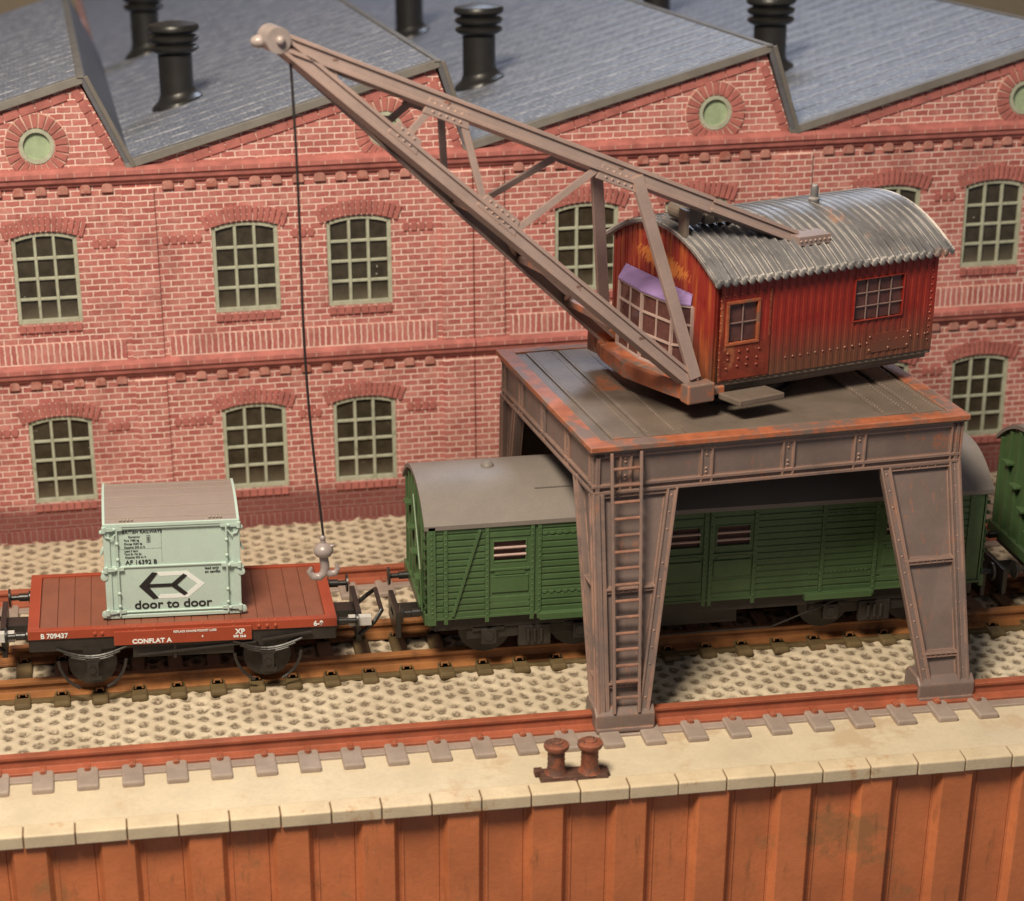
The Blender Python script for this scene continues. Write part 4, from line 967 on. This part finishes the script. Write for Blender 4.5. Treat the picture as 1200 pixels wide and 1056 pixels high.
text('XP', 'lettering', M['text_white'], so, (.93,yt,-.205), (1,0,0), (0,0,1), .135, offset=.004)
text('WB 10-0', 'lettering', M['text_white'], so, (.89,yt,-.275), (1,0,0), (0,0,1), .06, offset=.003)
text('REPLACE CHAINS POCKET LUGS', 'lettering', M['text_white'], so, (-.17,yt,-.125), (1,0,0), (0,0,1), .055, offset=.001, sx=.95)
text('6', 'lettering', M['text_white'], so, (.33,yt,-.235), (1,0,0), (0,0,1), .055, offset=.002)
text('B 709437', 'lettering', M['text_white'], wag, (WX0+.22,WY0-.012,-.14), (1,0,0), (0,0,1), .125, offset=.003)
text('6-9', 'lettering', M['text_white'], wag, (WX1-.42,WY0-.012,-.135), (1,0,0), (0,0,1), .13, offset=.004)

# ================================================================== CONTAINER
CO = Vector((-5.72, 3.77, 1.12)); con = thing('freight_container', CO, 'pale green freight container lettered door to door standing on the flat wagon', 'container', rot=(0, wt, wyaw))
CX0, CX1, CY0, CY1, CZ = -1.20, 1.20, -1.02, 1.06, 1.80
def kb(mb, name, mat, parent=None, **k): return mb.build(name, mat, parent or con, world=False, **k)
bd = MB(); bd.box((CX0+.04,CY0+.04,0), (CX1-.04,CY1-.03,CZ-.02)); yf = CY0
for x in (CX0, CX1-.12): bd.box((x,yf,.0), (x+.12,yf+.09,CZ))
bd.box((CX0+.12,yf,CZ-.10), (CX1-.12,yf+.06,CZ)); bd.box((CX0+.12,yf+.0,.0), (CX1-.12,yf+.06,.07)); bd.box((CX0+.12,yf+.015,.96), (CX1-.12,yf+.06,1.0)); bd.box((CX0+.12,yf+.005,.10), (CX1-.12,yf+.06,.13))
for x in (CX0+.20, CX1-.23): bd.box((x,yf+.01,.05), (x+.025,yf+.06,CZ-.05))
bd.box((CX0+.0,CY1-.09,0), (CX0+.10,CY1,CZ)); bd.box((CX1-.10,CY1-.09,0), (CX1,CY1,CZ))
body = kb(bd, 'container_body', M['cont'], bevel=.012)
for sg, x in ((-1,CX0), (1,CX1)):
    hw = MB()
    for z in (CZ-.08, .96, .14):
        hw.cyl((x-sg*.02,yf-.03,z-.05), (x-sg*.02,yf-.03,z+.05), .04, 8); hw.bar((x-sg*.02,yf-.03,z), (x-sg*.34,yf-.0,z-.0), .03, .06); hw.ball((x-sg*.20,yf-.02,z), .036, 8, 5); hw.ball((x+sg*.02,yf+.02,z-.06), .045, 8, 6)
    hw.cyl((x-sg*.24,yf-.015,.05), (x-sg*.24,yf-.015,CZ-.06), .018, 8)
    for z in (.25,.5,1.15,1.45): hw.ball((x-sg*.24,yf-.02,z), .035, 8, 5)
    hw.lathe((x+sg*.01,yf+.03,.82), [(.065,0),(.065,.05),(.03,.055)], 14, ax=(0,-1,0)); hw.lathe((x+sg*.03,yf+.03,.1), [(.06,0),(.06,.06),(.03,.065)], 12, ax=(0,-1,0))
    hw.tube([(x-sg*.02,yf-.02,CZ-.12),(x-sg*.05,yf-.03,CZ-.22),(x-sg*.15,yf-.03,CZ-.25),(x-sg*.22,yf-.02,CZ-.17)], .014, 6)
    hw.tube([(x+sg*.01,yf+.1,1.3),(x+sg*.05,yf+.1,1.2),(x+sg*.05,yf+.5,1.1),(x+sg*.01,yf+.6,1.15)], .02, 6)
    kb(hw, 'door_fittings', M['cont'], body, smooth=True)
rr = MB(); nseg = 10; top = []
for i in range(nseg+1):
    y = CY0+.02+(CY1-CY0-.04)*i/nseg; top.append((y, CZ+.10*math.sin(math.pi*i/nseg)+.0))
rr.prism(top+[(CY1-.02,CZ-.06),(CY0+.02,CZ-.06)], (CX0+.03,0,0), (CX1-.03,0,0), (0,1,0), (0,0,1))
rfo = kb(rr, 'container_roof', M['cont_roof'], bevel=.01)
rb = MB()
for f in (.10,.30,.50,.70,.88):
    y = CY0+(CY1-CY0)*f; z = CZ+.10*math.sin(math.pi*f); rb.box((CX0+.04,y,z-.01), (CX1-.04,y+.018,z+.012))
for x in (CX0+.42, CX1-.42):
    for k in range(4): rb.ball((x-.1+.065*k,CY0+.10,CZ+.04), .028, 6, 4)
kb(rb, 'roof_ribs', paint('roof_rib', (.38,.31,.27), .06, .5, scale=3), rfo)
eg = MB()
for x in (CX0, CX1-.05):
    for i in range(nseg):
        a, b = top[i], top[i+1]; eg.hexa([(x,a[0],a[1]-.12),(x+.05,a[0],a[1]-.12),(x+.05,b[0],b[1]-.12),(x,b[0],b[1]-.12),(x,a[0],a[1]+.02),(x+.05,a[0],a[1]+.02),(x+.05,b[0],b[1]+.02),(x,b[0],b[1]+.02)])
eg.box((CX0,CY0-.015,CZ-.05), (CX1,CY0+.03,CZ+.015)); kb(eg, 'roof_edge', M['cont'], rfo, bevel=.008)
# arrow emblem
yl = yf+.034
def flat(polys, name, mat, y=yl):
    mb = MB()
    for p in polys: mb.prism(p, (0,y,0), (0,y+.012,0), (1,0,0), (0,0,1))
    return kb(mb, name, mat, body)
cx, cz = -.03, .60; w_, h_ = .58, .255
b0 = .075
flat([[(cx-.27,cz+h_),(cx+.28,cz+h_),(cx+w_,cz),(cx+w_-.125,cz),(cx+.235,cz+h_-b0),(cx-.21,cz+h_-b0)],
      [(cx-.27,cz-h_),(cx-.21,cz-h_+b0),(cx+.235,cz-h_+b0),(cx+w_-.125,cz),(cx+w_,cz),(cx+.28,cz-h_)]], 'emblem_white', M['text_white'], yl+.002)
flat([[(cx-w_,cz),(cx-.34,cz+h_),(cx-.245,cz+h_-.015),(cx-.40,cz+.035),(cx-.40,cz-.035),(cx-.245,cz-h_+.015),(cx-.34,cz-h_)],
      [(cx-.42,cz+.03),(cx+.04,cz+.03),(cx+.06,cz),(cx+.04,cz-.03),(cx-.42,cz-.03)],
      [(cx+.0,cz+.03),(cx+.21,cz+h_-.045),(cx+.275,cz+h_-.085),(cx+.09,cz+.0),(cx+.275,cz-h_+.085),(cx+.21,cz-h_+.045),(cx+.0,cz-.03),(cx+.03,cz)]], 'emblem_black', M['text_black'], yl-.006)
text('door to door', 'lettering', M['text_black'], body, (-.71,yl,.165), (1,0,0), (0,0,1), .225, offset=.004, sx=1.12)
text('AF 16392 B', 'lettering', M['text_black'], body, (-.83,yl,1.025), (1,0,0), (0,0,1), .115, offset=.0012, sx=1.02)
text('BRITISH RAILWAYS', 'lettering', M['text_black'], body, (-.86,yl,1.61), (1,0,0), (0,0,1), .078, offset=.0006, sx=1.05)
for i, (s_, x_, z_) in enumerate((('Container',-.86,1.55),('Tare 1980 kg',-.94,1.485),('Charge 3050 kg',-.94,1.42),('Capacity 550 cu ft',-.94,1.355),('Load 3 tons',-.94,1.285),('Tare 2t 19c 2q',-.94,1.225),('Capacity 552 cu ft',-.93,1.165))):
    text(s_, 'lettering', M['text_black'], body, (x_+.10,yl,z_-.02), (1,0,0), (0,0,1), .050, offset=0)
text('load only', 'lettering', M['text_black'], body, (.56,yl,.875), (1,0,0), (0,0,1), .068, offset=.0008)
text('on conflat', 'lettering', M['text_black'], body, (.56,yl,.805), (1,0,0), (0,0,1), .068, offset=.0008)
ls = MB()
for k in range(32): x = -.88+.022*k; ls.box((x,yl,1.315), (x+.011,yl+.01,1.32)); 
for k in range(26): z = 1.05+.024*k; ls.box((-.185,yl,z), (-.18,yl+.01,z+.012))
ls.box((-.44,yl,1.43), (-.37,yl+.01,1.435)); ls.box((-.44,yl,1.56), (-.37,yl+.01,1.565)); ls.box((-.44,yl,1.43), (-.435,yl+.01,1.56)); ls.box((-.375,yl,1.43), (-.37,yl+.01,1.56)); ls.box((-.425,yl,1.45), (-.385,yl+.01,1.54))
kb(ls, 'lettering_box', M['text_grey'], body)

# ================================================================== GREEN VANS
def van(x0, length, name, label, full=True):
    v = thing(name, (x0+length/2, 3.63, 0), label, 'railway van', 'green bogie vans')
    def vb_(mb, nm, mat, parent=None, **k): return mb.build(nm, mat, parent or v, **k)
    y0, y1 = 2.28, 4.98; x1 = x0+length; zb, ze, zp = .90, 2.72, 3.25
    # side wall pieces around windows
    body = MB(); yc = (y0+y1)/2
    def rz(y, e=ze, pk=zp): return e+(pk-e)*(1-abs((y-yc)/(y1-yc))**2.3)
    wins = [(1.15,1.78)] + [(4.35,4.97),(5.24,5.90)] + [(8.42,9.05)] if full else [(1.15,1.78)]
    wz = (1.93, 2.36); xs = x0+.03
    for a, b in wins:
        a, b = x0+a, x0+b
        body.box((xs,y0,zb), (a,y0+.06,ze)); body.box((a,y0,zb), (b,y0+.06,wz[0])); body.box((a,y0,wz[1]), (b,y0+.06,ze)); xs = b
    body.box((xs,y0,zb), (x1-.03,y0+.06,ze)); body.box((x0+.03,y1-.06,zb), (x1-.03,y1,ze)); body.box((x0+.05,y0+.06,zb), (x1-.05,y1-.06,zb+.05))
    for xa, xb_ in ((x0,x0+.06),(x1-.06,x1)):
        poly = [(y0,zb),(y1,zb)]+[(y1-(y1-y0)*i/14, rz(y1-(y1-y0)*i/14)-.03) for i in range(15)]
        body.prism(poly, (xa,0,0), (xb_,0,0), (0,1,0), (0,0,1))
    # planks: raised horizontal strips, skipping door zones
    posts = [0.0,.30,1.05,1.87,2.0,2.85,3.0,3.9,4.27,5.05,5.16,5.98,7.25,8.25,9.15,length-.3]
    posts = [p for p in posts if p < length]
    doors = [(3.0-1.0+.0,3.9),(6.95,8.22)]
    z = zb+.03
    while z < ze-.05:
        for i in range(len(posts)-1):
            a, b = x0+posts[i]+.04, x0+posts[i+1]-.04
            if b-a < .2: continue
            ov = [w for w in wins if not (x0+w[1] < a or x0+w[0] > b)]
            if ov and (z+.12 > wz[0]-.62 and z < wz[1]+.06): continue
            body.box((a,y0-.018,z), (b,y0+.0,z+.088))
        z += .125
    for p in posts: body.box((x0+p-.035,y0-.04,zb-.10), (x0+p+.035,y0,ze-.02)); body.rivets((x0+p,y0-.04,zb), (x0+p,y0-.04,ze-.1), 16, (0,-1,0), .018)
    body.box((x0-.01,y0-.05,zb-.10), (x0+.12,y0,ze-.02)); body.rivets((x0+.05,y0-.05,zb), (x0+.05,y0-.05,ze-.1), 18, (0,-1,0), .02)
    body.bar((x0+.42,y0-.035,zb+.06), (x0+.92,y0-.035,ze-.12), .05, .05, (0,1,0))
    body.box((x0,y0-.03,zb-.015), (x1,y0,zb+.03))
    for a, b in ((2.0,3.9),(6.95,8.22)):
        if x0+b < x1: body.prism([(-.12,zb-.10),(0,zb-.10),(0,zb+.02),(-.12,zb+.02)], (x0+a,y0,0), (x0+b,y0,0), (0,1,0), (0,0,1))
        for zz in (1.28, 2.42):
            if x0+b < x1:
                for k in range(14): body.box((x0+a+.06+k*(b-a-.12)/14,y0-.03,zz), (x0+a+.06+(k+.6)*(b-a-.12)/14,y0-.015,zz+.05))
    for w_ in wins:   # framed panels below each window
        a, b = x0+w_[0], x0+w_[1]; body.box((a-.02,y0-.025,1.36), (b+.02,y0,1.68)); body.box((a-.05,y0-.03,1.78), (b+.05,y0,1.82)); body.box((a+.04,y0-.02,1.70), (b-.04,y0,1.77)); body.box((a-.03,y0-.015,1.05), (b+.03,y0,1.28))
        for k in range(12): body.ball((a+.02+k*(b-a-.04)/11,y0-.028,1.67), .016, 6, 4)
    # end: vertical ribs, steps and rails
    for xe, sg in ((x0,-1),(x1,1)):
        for k in range(7):
            y = y0+.15+(y1-y0-.3)*k/6; a, b = sorted((xe, xe+sg*.05)); body.box((a,y-.04,zb), (b,y+.04,rz(y)-.1))
        for k, y in enumerate((y0+.1, y0+.1)):
            for q in range(9): body.ball((xe+sg*.06,y0+.06+.02*(q%2),zb+.2+.19*q), .04, 6, 4)
        for q in range(5): a, b = sorted((xe, xe+sg*.14)); body.box((a,y0+.28+.42*q,1.05+.33*q), (b,y0+.55+.42*q,1.10+.33*q))
        a, b = sorted((xe, xe+sg*.08)); body.box((a,y0,zb-.1), (b,y1,zb+.1))
        body.tube([(xe+sg*.1,y0+.2,zb+.1),(xe+sg*.12,y0+.25,1.8),(xe+sg*.1,yc-.2,2.9)], .025, 6)
    bo = vb_(body, 'van_body', M['green'], bevel=.006)
    rf = MB(); n = 20; prof = []
    for i in range(n+1):
        y = y0-.05+(y1-y0+.1)*i/n; prof.append((y, ze+(zp-ze+.03)*(1-abs((y-yc)/(y1-yc+.05))**2.3)))
    rf.prism(prof+[(y-.0, z-.08) for y, z in prof[::-1]], (x0-.08,0,0), (x1+.08,0,0), (0,1,0), (0,0,1)); ro = vb_(rf, 'van_roof', M['van_roof'], smooth=True)
    dm = MB(); 
    for fx in ((.14,) if not full else (.125,.5,.86)): dm.lathe((x0+length*fx,yc,zp), [(.13,0),(.12,.05),(.1,.08),(.04,.115)], 16)
    dm.bar((x0+2.0,y0+.50,rz(y0+.50)+.05), (x0+3.2,y0+.50,rz(y0+.5)+.05), .02, .02); vb_(dm, 'roof_vent', M['van_roof'], ro, smooth=True)
    for w_ in wins:
        a, b = x0+w_[0], x0+w_[1]; f = MB(); t = .03
        f.box((a,y0-.012,wz[1]-t),(b,y0+.05,wz[1])); f.box((a,y0-.012,wz[0]),(b,y0+.05,wz[0]+t)); f.box((a,y0-.012,wz[0]+t),(a+t,y0+.05,wz[1]-t)); f.box((b-t,y0-.012,wz[0]+t),(b,y0+.05,wz[1]-t))
        fo = vb_(f, 'van_window', M['green'], bevel=.01); g = MB(); g.box((a,y0+.052,wz[0]), (b,y0+.058,wz[1])); vb_(g, 'pane', M['blank'], fo)
        g = MB(); g.tube([(a+.02,y0+.0,wz[0]+.14),(b-.02,y0+.0,wz[0]+.14)], .024, 8); g.tube([(a+.02,y0+.0,wz[0]+.28),(b-.02,y0+.0,wz[0]+.28)], .024, 8); vb_(g, 'window_bars', M['bars'], fo)
    u = MB(); u.box((x0+.1,y0+.1,.62), (x1-.1,y0+.2,.86)); u.box((x0+.1,y1-.2,.62), (x1-.1,y1-.1,.86)); u.box((x0+.05,y0+.2,.60), (x0+.2,y1-.2,.86)); u.box((x1-.2,y0+.2,.6), (x1-.05,y1-.2,.86))
    u.bar((x0+2.9,y0+.05,.7), (x0+4.2,y0+.05,.25), .03, .03); u.bar((x0+4.2,y0+.05,.25), (x0+6.4,y0+.05,.25), .03, .03); u.bar((x0+6.4,y0+.05,.25), (x0+7.6,y0+.05,.7), .03, .03); u.box((x0+4.3,y0+.3,.3), (x0+5.8,y1-.3,.8)); u.box((x0+.3,y0+.2,.78),(x1-.3,y1-.2,.86))
    vb_(u, 'underframe', M['under'], bevel=.01)
    for bxc in ((x0+1.95, x1-1.95) if full else (x0+1.95,)):
        b = MB(); b.box((bxc-1.25,y0+.14,.40), (bxc+1.25,y0+.22,.60)); b.box((bxc-.3,y0+.08,.22), (bxc+.3,y0+.2,.62)); 
        for k in (-.12,0,.12): b.cyl((bxc+k,y0+.06,.3), (bxc+k,y0+.06,.55), .035, 8)
        for s_ in (-.85, .85):
            b.box((bxc+s_-.14,y0+.04,.32), (bxc+s_+.14,y0+.18,.62)); b.cyl((bxc+s_,y0+.02,.47), (bxc+s_,y0+.08,.47), .09, 12); b.box((bxc+s_-.3,y0+.1,.56), (bxc+s_+.3,y0+.2,.66))
        bgo = vb_(b, 'bogie', M['under'], bevel=.01)
        for s_ in (-.85, .85):
            w_ = MB(); w_.cyl((bxc+s_,y0+.45,.47), (bxc+s_,y1-.45,.47), .06, 10)
            for yy in (y0+.5, y1-.6): w_.lathe((bxc+s_,yy,.47), [(.50,0),(.50,.03),(.45,.04),(.45,.12)], 24, ax=(0,1,0))
            vb_(w_, 'wheelset', M['under'], bgo, smooth=True)
    for xe, sg in ((x0,-1),(x1,1)):
        for yy in (yc-.87, yc+.87): buffer(xe, yy, .86+.0, sg, vb_, v, .46)
        mb = MB(); mb.box((min(xe,xe+sg*.5),yc-.2,.45), (max(xe,xe+sg*.5),yc+.2,.6)); a, b = sorted((xe+sg*.4, xe+sg*.5)); mb.box((a,yc-.55,.2), (b,yc+.55,.72)); vb_(mb, 'coupling', M['black'], bevel=.02)
    return v
van(-1.2, 10.32, 'railway_van', 'green bogie van with brown grey roof standing under the gantry crane')
van(10.45, 4.2, 'railway_van', 'green van cut off by the right edge of the photo behind the crane', False)

# ================================================================== BOLLARDS
bo = thing('twin_bollard', (.6, -1.72, G), 'rusty twin mooring bollard on dark base plate by the quay edge', 'bollard')
b = MB(); b.hexa([(.02,-1.93,G),(1.17,-1.98,G),(1.17,-1.56,G),(.02,-1.52,G),(.06,-1.90,G+.10),(1.14,-1.94,G+.10),(1.14,-1.60,G+.10),(.04,-1.56,G+.10)])
b.box((-.04,-1.70,G+.02), (.10,-1.56,G+.13)); b.box((1.08,-1.85,G+.0), (1.20,-1.62,G+.09)); b.ball((.6,-1.93,G+.02), .05, 8, 5); b.ball((.68,-1.9,G+.04), .035, 8, 5)
b.build('base_plate', M['bollard_base'], bo, bevel=.02)
for x, y in ((.31,-1.73), (.87,-1.76)):
    p = MB(); prof = [(.20,.06),(.16,.12),(.145,.2),(.15,.24),(.14,.28),(.15,.32),(.14,.36),(.148,.4),(.14,.46),(.15,.50),(.20,.52),(.215,.56),(.21,.60),(.17,.62),(.12,.625),(.11,.66),(.02,.67)]
    p.lathe((x,y,G+.03), prof, 20); p.hexa([(x-.10,y-.09,G+.64),(x+.06,y-.11,G+.64),(x+.11,y+.05,G+.64),(x-.06,y+.09,G+.64),(x-.06,y-.05,G+.73),(x+.03,y-.07,G+.74),(x+.07,y+.03,G+.72),(x-.04,y+.05,G+.71)])
    p.build('post', M['bollard'], bo, smooth=True)
S.render.film_transparent = False
